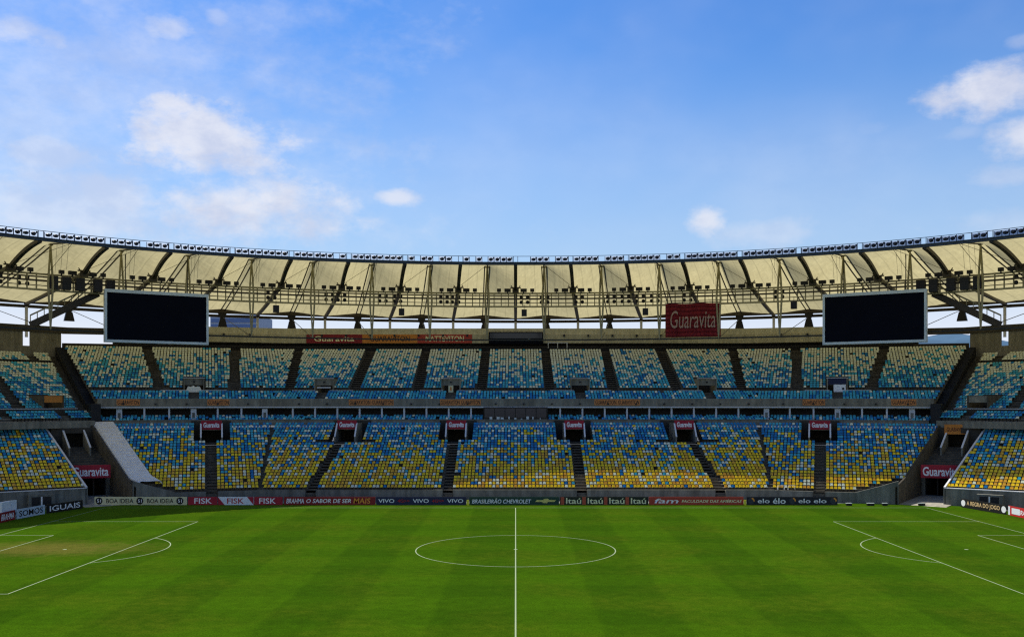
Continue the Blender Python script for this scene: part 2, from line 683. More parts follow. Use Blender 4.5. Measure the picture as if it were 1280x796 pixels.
def stair(sec, side, rows, line, width, parent, label=None, zo=.02):
    """an aisle: a full step on each row and a half step between"""
    m = MB()
    for (d, t, z, zb) in rows:
        for k in range(2):
            dd = d + t * (k - 1) / 2
            u = line(dd + t / 4)
            zz = zb + (z - zb) * (k + 1) / 2 + zo
            u0, u1 = u - width / 2, u + width / 2
            e = t / 2 if k == 0 else t + .0
            p = [(u0, dd), (u1, dd), (u1, dd + e), (u0, dd + e)]
            m.hexa([sec.pt(a, b, zz - .3, side) for a, b in p] + [sec.pt(a, b, zz, side) for a, b in p])
    o = m.build('aisle_stair', STEP, parent)
    return o


# ---- seats
def seat_mesh(m):
    b = MB()
    w = .20
    # back shell: rounded top, slightly reclined (front faces -Y)
    prof = [(-w, .42), (w, .42), (w - .01, .66), (w - .06, .74), (-w + .06, .74), (-w + .01, .66)]
    fr = [(x, .06 + (z - .4) * .22, z) for x, z in prof]
    bk = [(x, .15 + (z - .4) * .22, z) for x, z in prof]
    k = len(b.v)
    b.v += fr + bk
    b.f.append(tuple(range(k, k + 6)))
    b.f.append(tuple(range(k + 11, k + 5, -1)))
    for i in range(6):
        j = (i + 1) % 6
        b.f.append((k + j, k + i, k + 6 + i, k + 6 + j))
    b.m += [0] * 8
    # tip-up pan, half raised
    p = [(-.19, -.30, .44), (.19, -.30, .44), (.19, .05, .42), (-.19, .05, .42)]
    b.hexa(p + [(x, y + .02, z + .07) for x, y, z in p], 0)
    # bracket to the step
    b.hexa([(-.05, .02, 0), (.05, .02, 0), (.05, .10, 0), (-.05, .10, 0), (-.05, -.05, .42), (.05, -.05, .42), (.05, .08, .42), (-.05, .08, .42)], 1)
    return b.mesh('stadium_seat', [m, BLACK])


SEATM = {k: seat_mesh(v) for k, v in SEATC.items()}
SEATV = [tuple(v.co) for v in SEATM['blue'].vertices]
SEATF = [tuple(p.vertices) for p in SEATM['blue'].polygons]
SEATI = [p.material_index for p in SEATM['blue'].polygons]
mass = MB()
front_seats = []


def smooth(a, b, x):
    t = min(1, max(0, (x - a) / (b - a)))
    return t * t * (3 - 2 * t)


def pick(v, P, tier):
    """v: 0 at the bottom row, 1 at the top row"""
    nz = noise.noise(Vector((P.x * .45, P.y * .45, P.z * .9))) * .30 + noise.noise(Vector((P.x * .12, P.y * .12, 9))) * .10
    x = random.random()
    if tier == 'low':
        vv = v + nz * .9
        py = .76 * (1 - smooth(.10, 1.0, vv)) + .012
        pw = .17
        if x < py:
            return 'amber' if random.random() < .34 else 'yellow'
        if x < py + pw * (1.0 if v < .9 else .4):
            return 'white'
        return 'light blue' if random.random() < .44 else 'blue'
    vv = v + nz * .6
    pw = .58 * smooth(.36, .95, vv) + .08 + .26 * smooth(.05, .35, v)
    if x < pw:
        return 'white'
    return 'light blue' if random.random() < .66 else 'blue'


def put_seat(sec, u, d, z, side, colour, single=None):
    P, rz = sec.frame(u, d, z, side)
    rz += random.uniform(-.03, .03)
    if single is not None:
        o = link('stadium_seat', SEATM[colour], None, P, rz)
        front_seats.append((o, colour, single))
        return
    c, s = math.cos(rz), math.sin(rz)
    k = len(mass.v)
    tilt = random.uniform(-.02, .05) if random.random() < .9 else .16
    mass.v += [(P.x + x * c - (y + tilt * (z2 - .4)) * s, P.y + x * s + (y + tilt * (z2 - .4)) * c, P.z + z2) for x, y, z2 in SEATV]
    mass.f += [tuple(k + i for i in f) for f in SEATF]
    ci = SEATN.index(colour)
    mass.m += [ci if i == 0 else 5 for i in SEATI]


def seats(sec, side, rows, limits, cuts_of, lines, tier, nrows, pitch_u=.5, v_of=None, single_row=None, skip=.004):
    for r, (d, t, z, zb) in enumerate(rows):
        a, b = limits(d + .45, r)
        iv = sub_intervals(a + .04, b - .04, cuts_of(r) + [(l(d) - w / 2 - .2, l(d) + w / 2 + .2) for l, w in lines])
        for p, q in iv:
            k = math.ceil(p / pitch_u)
            us = []
            while k * pitch_u <= q:
                us.append(k * pitch_u)
                k += 1
            if us and us[0] - p > .36:
                us.insert(0, max(p + .02, us[0] - .46))
            if us and q - us[-1] > .36:
                us.append(min(q - .02, us[-1] + .46))
            for u in us:
                if random.random() < skip:
                    continue
                P = sec.pt(u, d + .45, z, side)
                v = r / max(1, nrows - 1) if v_of is None else v_of(r)
                put_seat(sec, u, d + .42, z, side, pick(v, P, tier), (sec, u, side) if single_row == r else None)


# ---- lower tier
rows = [(r * LT, LT, LZ + r * LR, LZ + (r - 1) * LR if r else 0) for r in range(LN)]
VR = 17                                     # the stairwells cut the rows from here up


def const(x):
    return lambda d: x


for side in (-1, 1):
    pass


def lim0(d, r):
    return LO0.lo(d), LO0.hi(d)


def edge1(d):
    return 16.6 + .389 * (d - 2.8)


def edge2(d):
    return 1.95 + .12 * (d - 1.6)


def lim1(d, r):
    h = edge1(d)
    if r < 4:
        h -= (4 - r) * 1.3
    return LO1.lo(d), h


def lim2(d, r):
    return edge2(d), LO2.hi(d)


VW = 2.7
sl27 = lambda sg: (lambda d: sg * (28.1 - 1.9 * min(d, 20) / 16))
A0 = [(const(-9.3), 1.3), (const(9.1), 1.3), (sl27(-1), 1.3), (sl27(1), 1.3)]
V0 = [-9.1, 9.0, -25.9, 25.9]
cut0 = lambda r: [(v - VW, v + VW) for v in V0] if r >= VR else ([(v - 4.6, v + 4.9) for v in (-25.9, 25.9)] if r == VR - 1 else [])
cut0t = lambda r: [(v - VW, v + VW) for v in V0] if r >= VR else []
terrace(LO0, 1, rows, lim0, cut0t, lower)
SEAM0 = [(lambda d: LO0.hi(d) - .25, .5), (lambda d: LO0.lo(d) + .25, .5)]
seats(LO0, 1, rows, lim0, cut0, A0 + SEAM0, 'low', LN, single_row=0)
for l, w in A0:
    stair(LO0, 1, rows[:VR], l, w, lower)
A1 = [(const(5.9), 1.4)]
V1 = [5.9]
cut1 = lambda r: [(v - VW, v + VW) for v in V1] if r >= VR else []
TARPU = 3.0
for side in (-1, 1):
    terrace(LO1, side, rows, lim1, cut1, lower)
    lim1s = lim1 if side == 1 else (lambda d, r: (LO1.lo(d), min(lim1(d, r)[1], edge1(d) - TARPU)))
    seats(LO1, side, rows, lim1s, cut1, A1, 'low', LN, single_row=0)
    stair(LO1, side, rows[:VR], A1[0][0], A1[0][1], lower)
    rows2 = rows[2:23]
    terrace(LO2, side, rows2, lim2, lambda r: [], lower)
    seats(LO2, side, rows2, lim2, lambda r: [], [], 'low', LN, v_of=lambda r: (r + 2) / 23, single_row=0)


def wall_run(name, m, parent, sec, side, pts, th=.3):
    """a vertical wall along a run: pts = [(u, d, z0, z1)], thick outwards"""
    b = MB()
    for (u0, d0, a0, b0), (u1, d1, a1, b1) in zip(pts, pts[1:]):
        q = [(u0, d0), (u1, d1), (u1, d1 + th), (u0, d0 + th)]
        zz0 = (a0, a1, a1, a0)
        zz1 = (b0, b1, b1, b0)
        b.hexa([sec.pt(u, d, z, side) for (u, d), z in zip(q, zz0)] + [sec.pt(u, d, z, side) for (u, d), z in zip(q, zz1)])
    return b.build(name, m, parent)


# front walls (the aisles come down through gaps in them)
wl_u = sorted([-LO0.hi(0), LO0.hi(0)] + [x + s * .72 for x in (-9.3, 9.1, -28.1, 28.1) for s in (-1, 1)])
for a, b in zip(wl_u[::2], wl_u[1::2]):
    wall_run('front_wall', WALLC, lower, LO0, 1, [(a, -.3, -.05, 1.42), (b, -.3, -.05, 1.42)])
    wall_run('coping', WALLC, lower, LO0, 1, [(a, -.34, 1.424, 1.49), (b, -.34, 1.424, 1.49)], .36)
for side in (-1, 1):
    e = edge1(0) + .35
    wall_run('front_wall', WALLC, lower, LO1, side, [(0, -.3, -.05, 1.42), (5.1, -.3, -.05, 1.42)])
    wall_run('front_wall', WALLC, lower, LO1, side, [(6.7, -.3, -.05, 1.42), (e - 5.4, -.3, -.05, 1.42), (e - 2.4, -.3, -.05, 2.3), (e, -.3, -.05, 3.1)])
    wall_run('front_wall', WALLC, lower, LO2, side, [(1.7, 1.3, -.05, 2.2), (24, 1.3, -.05, 2.2)])
    wall_run('coping', WHITE if side == 1 else PALEC, lower, LO2, side, [(1.7, 1.26, 2.204, 2.30), (24, 1.26, 2.204, 2.30)], .36)  # right coping is whiter: its sunlight is put into the colour


def add_entrance(sec, side, u, parent, floor, d_front, d_open, d_back, hw, z_head, z_top, cut, slope=True):
    """a stairwell mouth cut into the rows: floor, tunnel, cheek walls with pale rails, lintel"""
    root = MB()
    F = lambda x, y, z: sec.pt(u + x, y, z, side)
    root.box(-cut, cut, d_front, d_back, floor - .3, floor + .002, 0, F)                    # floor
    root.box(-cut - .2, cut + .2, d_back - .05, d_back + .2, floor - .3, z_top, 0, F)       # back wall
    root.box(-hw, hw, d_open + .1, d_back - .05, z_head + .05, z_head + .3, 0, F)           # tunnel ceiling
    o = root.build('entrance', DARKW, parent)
    for s in (-1, 1):
        c = MB()
        x0, x1 = sorted((s * hw, s * (hw + .18)))
        zf = floor + .75
        zt = z_top - .35
        dm = d_open
        q = [(d_front, floor - .3), (d_back - .06, floor - .3), (d_back - .06, zt), (dm, zt), (d_front, zf)]
        A = [F(x0, d, z) for d, z in q]
        B = [F(x1, d, z) for d, z in q]
        c.poly(A)
        c.poly(list(reversed(B)))
        for i in range(5):
            j = (i + 1) % 5
            c.poly([A[j], A[i], B[i], B[j]])
        c.build('side_wall', WALLC, o)
        r = MB()
        r.bar(F((x0 + x1) / 2, d_front - .05, zf + .05), F((x0 + x1) / 2, dm, zt + .05), .22, .1)
        r.build('handrail', PALEC, o)
    c = MB()
    c.box(-hw, hw, d_open, d_open + .15, z_head, z_top, 0, F)
    c.build('lintel', BEAMC, o)
    return o


sign_words = {'fl': 'leftmost', 'l2': 'second from left', 'l3': 'third from left', 'r3': 'third from right', 'r2': 'second from right', 'fr': 'rightmost'}
lf = LZ + VR * LR
vom_list = [(LO1, -1, 5.9, 'leftmost'), (LO0, 1, -25.9, 'second from left'), (LO0, 1, -9.1, 'third from left'),
            (LO0, 1, 9.0, 'third from right'), (LO0, 1, 25.9, 'second from right'), (LO1, 1, 5.9, 'rightmost')]
for sec, side, u, word in vom_list:
    add_entrance(sec, side, u, lower, lf, VR * LT, VR * LT + 1.9, 20.3, 1.42, lf + 1.85, lf + 3.15, VW)
    P, rz = sec.frame(u, VR * LT + 1.86, lf + 2.55, side)
    t = thing('entrance_sign', 'small red sign with white script over a lower stairwell, %s of the six' % word, 'sign', P, rz, 'red signs over the lower stairwells')
    b = MB()
    b.box(-1.5, 1.5, -.06, .03, -.62, .72)
    link('sign_panel', b.mesh('sign_panel', RED), t, (0, 0, 0))
    lettering(t, 'Guaravita', 0, -.075, .08, 2.3, .78, TXTW, .1, .03)

# ---- corner gaps: ramp, tunnel mouth, steps and inner stairwell
for side in (-1, 1):
    th = R(38.4)
    O = Vector((53.6, 37.2))
    nn, tt = Vector((math.sin(th), math.cos(th))), Vector((math.cos(th), -math.sin(th)))

    def G(x, y, z, side=side):
        v = O + tt * x + nn * y
        return (side * v.x, v.y, z)
    rz = -side * R(18)
    hw = 3.0
    root = MB()
    root.box(-hw, hw, 9.6, 19, -.1, .02, 0, G)
    # steps above the tunnel
    for k in range(9):
        root.box(-hw, hw, 9.0 + k * .95, 9.0 + (k + 1) * .95, 4.3 + k * .27, 4.75 + k * .27, 0, G)
    c = root.build('corner_stair', STEP, lower)
    m = MB()
    m.hexa([G(-hw, -1.2, -.3), G(hw, -1.2, -.3), G(hw, 9.6, -.3), G(-hw, 9.6, -.3), G(-hw, -1.2, .0), G(hw, -1.2, .0), G(hw, 9.6, .45), G(-hw, 9.6, .45)])
    m.build('ramp', mat('ramp_concrete', (.36, .33, .26), .85, .2, .8, grime=.3), lower)
    m = MB()
    m.box(-hw, -2.3, 9.0, 9.3, 0, 4.74, 0, G)
    m.box(.9, hw, 9.0, 9.3, 0, 4.74, 0, G)
    m.box(-2.3, .9, 9.0, 9.3, 2.95, 4.74, 0, G)
    fw = m.build('tunnel_front', WALLC, lower)
    m = MB()
    m.box(-.8, -.62, 9.2, 9.4, .2, 2.95, 0, G)
    m.build('door_post', DARKW, fw)
    m = MB()
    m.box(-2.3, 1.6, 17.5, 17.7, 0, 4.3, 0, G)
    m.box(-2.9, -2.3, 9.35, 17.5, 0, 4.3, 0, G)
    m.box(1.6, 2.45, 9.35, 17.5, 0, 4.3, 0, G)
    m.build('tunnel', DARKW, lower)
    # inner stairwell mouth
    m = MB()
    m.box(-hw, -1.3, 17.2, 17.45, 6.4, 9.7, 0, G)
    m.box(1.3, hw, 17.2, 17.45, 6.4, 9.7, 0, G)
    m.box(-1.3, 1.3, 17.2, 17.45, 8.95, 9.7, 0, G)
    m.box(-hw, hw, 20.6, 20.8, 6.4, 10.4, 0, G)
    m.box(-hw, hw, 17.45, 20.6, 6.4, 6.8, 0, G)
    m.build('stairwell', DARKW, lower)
    for s_ in (-1, 1):
        m = MB()
        x0, x1 = sorted((s_ * 1.3, s_ * 1.5))
        m.hexa([G(x0, 13.6, 5.4), G(x1, 13.6, 5.4), G(x1, 17.19, 6.2), G(x0, 17.19, 6.2), G(x0, 13.6, 6.9), G(x1, 13.6, 6.9), G(x1, 17.19, 9.3), G(x0, 17.19, 9.3)])
        sw = m.build('side_wall', BEAMC, lower)
        m = MB()
        m.bar(G(s_ * 1.4, 13.55, 6.96), G(s_ * 1.4, 17.15, 9.36), .24, .11)
        m.build('handrail', PALEC, sw)
    # cheek walls along both stands
    for sec_, ed, o0, o1, mt, rm, lift, d_0 in ((LO1, edge1, .04, .34, STEP, DARKW, .55, -.3), (LO2, edge2, -.34, -.04, WALLC, PALEC, .35, 1.3)):
        m = MB()
        h_ = MB()
        ds = [d_0, 2.8, 6, 9, 12, 15, 18, 20.4]
        for da, db_ in zip(ds, ds[1:]):
            za, zb_ = [max(2.3, LZ + d / LT * LR + lift) for d in (da, db_)]
            ua, ub_ = ed(da), ed(db_)
            q = [(ua + o0, da), (ua + o1, da), (ub_ + o1, db_), (ub_ + o0, db_)]
            zt = (za, za, zb_, zb_)
            m.hexa([sec_.pt(u, d, -.05, side) for u, d in q] + [sec_.pt(u, d, z, side) for (u, d), z in zip(q, zt)])
            h_.bar(sec_.pt(ua + (o0 + o1) / 2, da, za + .05, side), sec_.pt(ub_ + (o0 + o1) / 2, db_, zb_ + .05, side), .24, .1)
        w_ = m.build('cheek_wall', mt, lower)
        h_.build('handrail', rm, w_)
    v = G(.1, 7.5, 3.95)
    t = thing('tunnel_sign', 'large red sign with white lettering above the %s corner tunnel' % ('right' if side > 0 else 'left'), 'sign', v, rz, 'red signs above the corner tunnels')
    b = MB()
    b.box(-2.5, 2.5, -.05, .05, -.9, .9)
    link('sign_panel', b.mesh('sign_panel', RED), t, (0, 0, 0))
    b = MB()
    b.bar((-1.2, .05, .5), (-1.2, 1.3, .5), .1, .1)
    b.bar((1.2, .05, .5), (1.2, .9, .5), .1, .1)
    link('bracket', b.mesh('bracket', DSTEEL), t, (0, 0, 0))
    lettering(t, 'Guaravita', 0, -.065, 0, 4.5, 1.25, TXTW, 0, .02)
    v = G(0, 17.1, 9.5)
    if side > 0:
        t = thing('entrance_sign', 'orange sign with dark lettering over the inner stairwell of the right corner', 'sign', v, rz)
        b = MB()
        b.box(-1.75, 1.75, -.05, .05, -.72, .72)
        link('sign_panel', b.mesh('sign_panel', ORANGE), t, (0, 0, 0))
        lettering(t, 'GUARAVITON', 0, -.065, 0, 2.9, .62, mat('brown_lettering', (.12, .03, .01), .6), 0, .02)

# ---- white tarpaulin over the end seats of the left run
m = MB()
NU, ND = 12, 40
grid = []
for i in range(ND + 1):
    d = 1.6 + 17.4 * i / ND
    e = edge1(d)
    row = []
    for j in range(NU + 1):
        s = j / NU
        u = e - TARPU - .2 + (TARPU + .05) * s
        if d < 3.2:
            u -= (3.2 - d) * .45
        z = LZ + d / LT * LR + .78 + .05 * noise.noise(Vector((u * .9, d * 1.6, 1))) + .06 * math.sin(d * 2 * PI / .8) * .5
        if j == 0 or j == NU:
            z -= .45
        row.append(LO1.pt(u, d, z, -1))
    grid.append(row)
for i in range(ND):
    for j in range(NU):
        m.poly([grid[i][j], grid[i][j + 1], grid[i + 1][j + 1], grid[i + 1][j]])
tp = m.build('tarpaulin', TARP, None, True)
md = tp.modifiers.new('thickness', 'SOLIDIFY')
md.thickness = .03
tag(tp, 'white tarpaulin stretched over seats beside the left corner tunnel', 'tarpaulin')

# ---- gallery (recessed seating level) between the tiers
gal = thing('gallery', 'recessed gallery of blue seats behind pale columns between the two tiers', 'gallery', (0, 64, 9.7))
for sec, side in ((UP0, 1), (UP1, -1), (UP1, 1)):
    lo_, hi_ = sec.lo, (sec.hi if sec is UP0 else (lambda d: UP1.hi(d) - 1.0))
    b = MB()

    def gbox(d0, d1, z0, z1, mi=0):
        q = [(lo_(d0), d0), (hi_(d0), d0), (hi_(d1), d1), (lo_(d1), d1)]
        b.hexa([sec.pt(u, d, z0, side) for u, d in q] + [sec.pt(u, d, z1, side) for u, d in q], mi)
    gbox(-1.5, -1.1, 9.75, 10.62)
    gbox(-1.1, 5.0, 9.75, 10.2)
    b.build('floor_beam', BEAMC, gal)
    b = MB()
    gbox(-1.56, -1.05, 10.624, 10.72)
    b.build('coping', WALLC, gal)
    b = MB()
    gbox(4.6, 4.9, 10.2, 13.2)
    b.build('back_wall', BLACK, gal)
    grow = [(-.9 + .82 * k, .82, 10.25 + .22 * k, 10.2) for k in range(3)]
    b = MB()
    for d, t_, z, zb in grow:
        gbox(d, d + t_ - .004, 10.19, z)
    b.build('terrace', CONC, gal)
    ccut = [(-5.2, 5.2)] if sec is UP0 else []
    posts = ([x * 10.73 / 3 for x in range(-10, 11)] if sec is UP0 else [1.2 + 3.6 * x for x in range(0, 7)])
    seats(sec, side, grow, lambda d, r: (lo_(d), hi_(d)), lambda r: ccut, [], 'gal', 3, v_of=lambda r: -.2, skip=.16)
    for i, u in enumerate(posts):
        wide = (abs(abs(u) / 5.365 - round(abs(u) / 5.365)) < .05 and round(abs(u) / 5.365) % 2 == 1) if sec is UP0 else (i % 3 == 0)
        c = MB()
        w_ = .42 if wide else .13
        P, rz = sec.frame(u, .25 if wide else .12, 10.6, side)
        c.box(-w_, w_, -.12, .2, -.3, 2.05)
        if wide:
            c.box(-.2, .2, -.16, -.124, .3, 1.2, 1)
        o = link('column', c.mesh('column', [PALEC, WALLC]), gal)
        o.matrix_parent_inverse = WM(gal).inverted()
        o.location, o.rotation_euler = P, (0, 0, rz)
# glazed commentary box in the middle of the gallery
t = thing('commentary_box', 'dark glazed box with equipment in the middle of the gallery', 'commentary box', (.0, 64.4, 10.2))
b = MB()
b.box(-5.1, 5.1, 0, 2.6, 0, 2.45)
link('cabin', b.mesh('cabin', DARKW), t, (0, 0, 0))
for k in range(6):
    b = MB()
    b.box(-4.95 + k * 1.66, -3.42 + k * 1.66, -.05, -.004, .75, 2.25)
    link('window', b.mesh('window', GLASS), t, (0, 0, 0))
rnd = random.Random(5)
for k in range(9):
    x = -4.2 + k * 1.0 + rnd.uniform(-.2, .2)
    b = MB()
    hh = rnd.uniform(.15, .5)
    b.box(x, x + rnd.uniform(.15, .5), -.3, -.1, .5, .5 + hh)
    link('monitor', b.mesh('monitor', GREYM), t, (0, 0, 0))
b = MB()
b.box(-5.1, 5.1, -.35, -.055, .38, .5)
link('counter', b.mesh('counter', WALLC), t, (0, 0, 0))

# ---- upper tier
UT, URISE, UN = .92, .37, 20
frow = [(.3 + .8 * j, .8, 13.55 + .33 * j, 13.2 + .33 * j) for j in range(4)]
mrow = [(4.9 + UT * k, UT, 15.4 + URISE * k, (15.4 + URISE * (k - 1)) if k else 14.6) for k in range(UN)]
c2row = [(.4 + .92 * k, .92, 12.2 + .37 * k, 12.2 + .37 * (k - 1)) for k in range(25)]
b2row = [(-2.9 + .85 * k, .85, 10.75 + .36 * k, 10.4 + .36 * k) for k in range(3)]


def seg(u0, d0, u1, d1):
    return lambda d: u0 + (u1 - u0) * (d - d0) / (d1 - d0)


UA0 = [(seg(s * a, 4.9, s * c, 23.3), 1.5) for s in (-1, 1) for a, c in ((5.7, 5.5), (16.2, 16.5), (26.8, 26.8), (37.5, 40.2))]
UV0 = [-10.7, 10.7, -31.7, 31.7]
UA1 = [(seg(5.8, 4.9, 5.1, 23.3), 1.5), (seg(17.2, 4.9, 20.3, 23.3), 1.5)]
UV1 = [12.0]
UVW = 1.65
VC = 5
for sec, side in ((UP0, 1), (UP1, -1), (UP1, 1)):
    AA, VV = (UA0, UV0) if sec is UP0 else (UA1, UV1)
    lim = (lambda d, r: (UP0.lo(d), UP0.hi(d))) if sec is UP0 else (lambda d, r: (UP1.lo(d), UP1.hi(d) - .6))
    cu = lambda r: [(v - UVW, v + UVW) for v in VV] if r < VC else []
    terrace(sec, side, mrow, lim, cu, upper)
    terrace(sec, side, frow, lim, lambda r: [], upper)
    seats(sec, side, mrow, lim, cu, AA, 'up', UN, v_of=lambda r: .18 + .82 * r / (UN - 1))
    seats(sec, side, frow, lim, lambda r: [(v - .85, v + .85) for v in VV], [], 'up', 4, v_of=lambda r: -.15)
    for l, w in AA:
        stair(sec, side, mrow, l, w, upper)
    # cross walk and its pale kerb
    b = MB()
    q = [(lim(3.5, 0)[0], 3.5), (lim(3.5, 0)[1], 3.5), (lim(4.9, 0)[1], 4.9), (lim(4.9, 0)[0], 4.9)]
    b.hexa([sec.pt(u, d, 14.2, side) for u, d in q] + [sec.pt(u, d, 15.0, side) for u, d in q])
    b.build('walkway', STEP, upper)
    for v in VV:
        for s0, s1 in ((-5.0, -1.2), (1.2, 5.0)):
            b = MB()
            b.bar(sec.pt(v + s0, 3.5, 15.35, side), sec.pt(v + s1, 3.5, 15.35, side), .06, .07)
            for k in range(4):
                uu = v + s0 + (s1 - s0) * (k + .05) / 3.1
                b.bar(sec.pt(uu, 3.5, 14.9, side), sec.pt(uu, 3.5, 15.35, side), .05, .05)
            b.build('barrier', PALEC, upper)
    # stairwells
    for v in VV:
        F = lambda x, y, z: sec.pt(v + x, y, z, side)
        b = MB()
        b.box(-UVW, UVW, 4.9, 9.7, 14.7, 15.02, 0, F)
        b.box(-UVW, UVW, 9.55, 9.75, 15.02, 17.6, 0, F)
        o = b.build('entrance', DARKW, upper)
        for s in (-1, 1):
            c = MB()
            x0, x1 = sorted((s * 1.42, s * 1.6))
            c.box(x0, x1, 4.7, 9.5, 14.9, 17.3, 0, F)
            c.build('side_wall', BEAMC, o)
        c = MB()
        c.box(-1.41, 1.41, 5.0, 5.15, 16.2, 17.28, 0, F)
        c.build('lintel', BEAMC, o)
        c = MB()
        c.box(-1.66, 1.66, 4.64, 4.9, 17.304, 17.4, 0, F)
        c.build('canopy', PALEC, o)
        c = MB()
        c.box(-.16, .16, 4.9, 5.0, 16.62, 16.86, 0, F)
        c.build('lamp', BLACK, o)
    # balcony front, soffit and rear walls
    hi_ = (lambda d: lim(d, 0)[1])
    lo_ = (lambda d: lim(d, 0)[0])

    def run(name, m, d0, d1, z0, z1, parent=upper, ua=None, ub=None):
        bb = MB()
        a0, a1 = (lo_(d0), lo_(d1)) if ua is None else (ua, ua)
        b0, b1 = (hi_(d0), hi_(d1)) if ub is None else (ub, ub)
        q = [(a0, d0), (b0, d0), (b1, d1), (a1, d1)]
        bb.hexa([sec.pt(u, d, z0, side) for u, d in q] + [sec.pt(u, d, z1, side) for u, d in q])
        return bb.build(name, m, parent)
    run('balcony_front', BEAMC, -.25, .1, 12.72, 14.0)
    run('balcony_edge', PALEC, -.33, .1, 12.55, 12.716)
    run('soffit', WALLC, .1, 24.0, 12.4, 12.7)
    run('top_walk', STEP, 23.3, 26.0, 22.2, 22.76)
    ub = None if sec is UP0 else 26.0
    run('rear_wall', DARKW, 26.0, 26.3, 22.0, 26.0, upper, None, ub)
    run('parapet', PARA, 24.2, 24.6, 24.35, 25.95, upper, None, ub)
    run('parapet_coping', mat('lit_cream_render', (.60, .55, .38), .85, .1, .4, grime=.2), 24.55, 25.2, 25.954, 27.1, upper, None, ub)  # light on the upper band is put into its paler cream
    run('rail', DSTEEL, 24.0, 24.1, 23.55, 23.62)
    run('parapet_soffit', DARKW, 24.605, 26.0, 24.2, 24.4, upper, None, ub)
    # small lamps on the parapet and the balcony front
    pu = [x for x in ([-36 + 4.5 * k for k in range(17)] if sec is UP0 else [2.5 + 4.6 * k for k in range(5)])]
    for u in pu:
        c = MB()
        P, rz = sec.frame(u, 24.2, 25.75, side)
        c.box(-.16, .16, -.3, -.004, -.2, .2)
        o = link('lamp', c.mesh('lamp', BLACK), upper)
        o.matrix_parent_inverse = WM(upper).inverted()
        o.location, o.rotation_euler = P, (0, 0, rz)
        P, rz = sec.frame(u + 1.3, -.25, 13.15, side)
        c = MB()
        c.box(-.13, .13, -.22, -.004, -.12, .12)
        o = link('lamp', c.mesh('lamp', BLACK), upper)
        o.matrix_parent_inverse = WM(upper).inverted()
        o.location, o.rotation_euler = P, (0, 0, rz)
    if sec is UP1:
        run('roof_beam', DSTEEL, 24.2, 25.2, 25.3, 26.4, upper, 26.03, None)
        run('low_wall', DARKW, 24.9, 25.2, 22.5, 23.7, upper, 25.0, None)

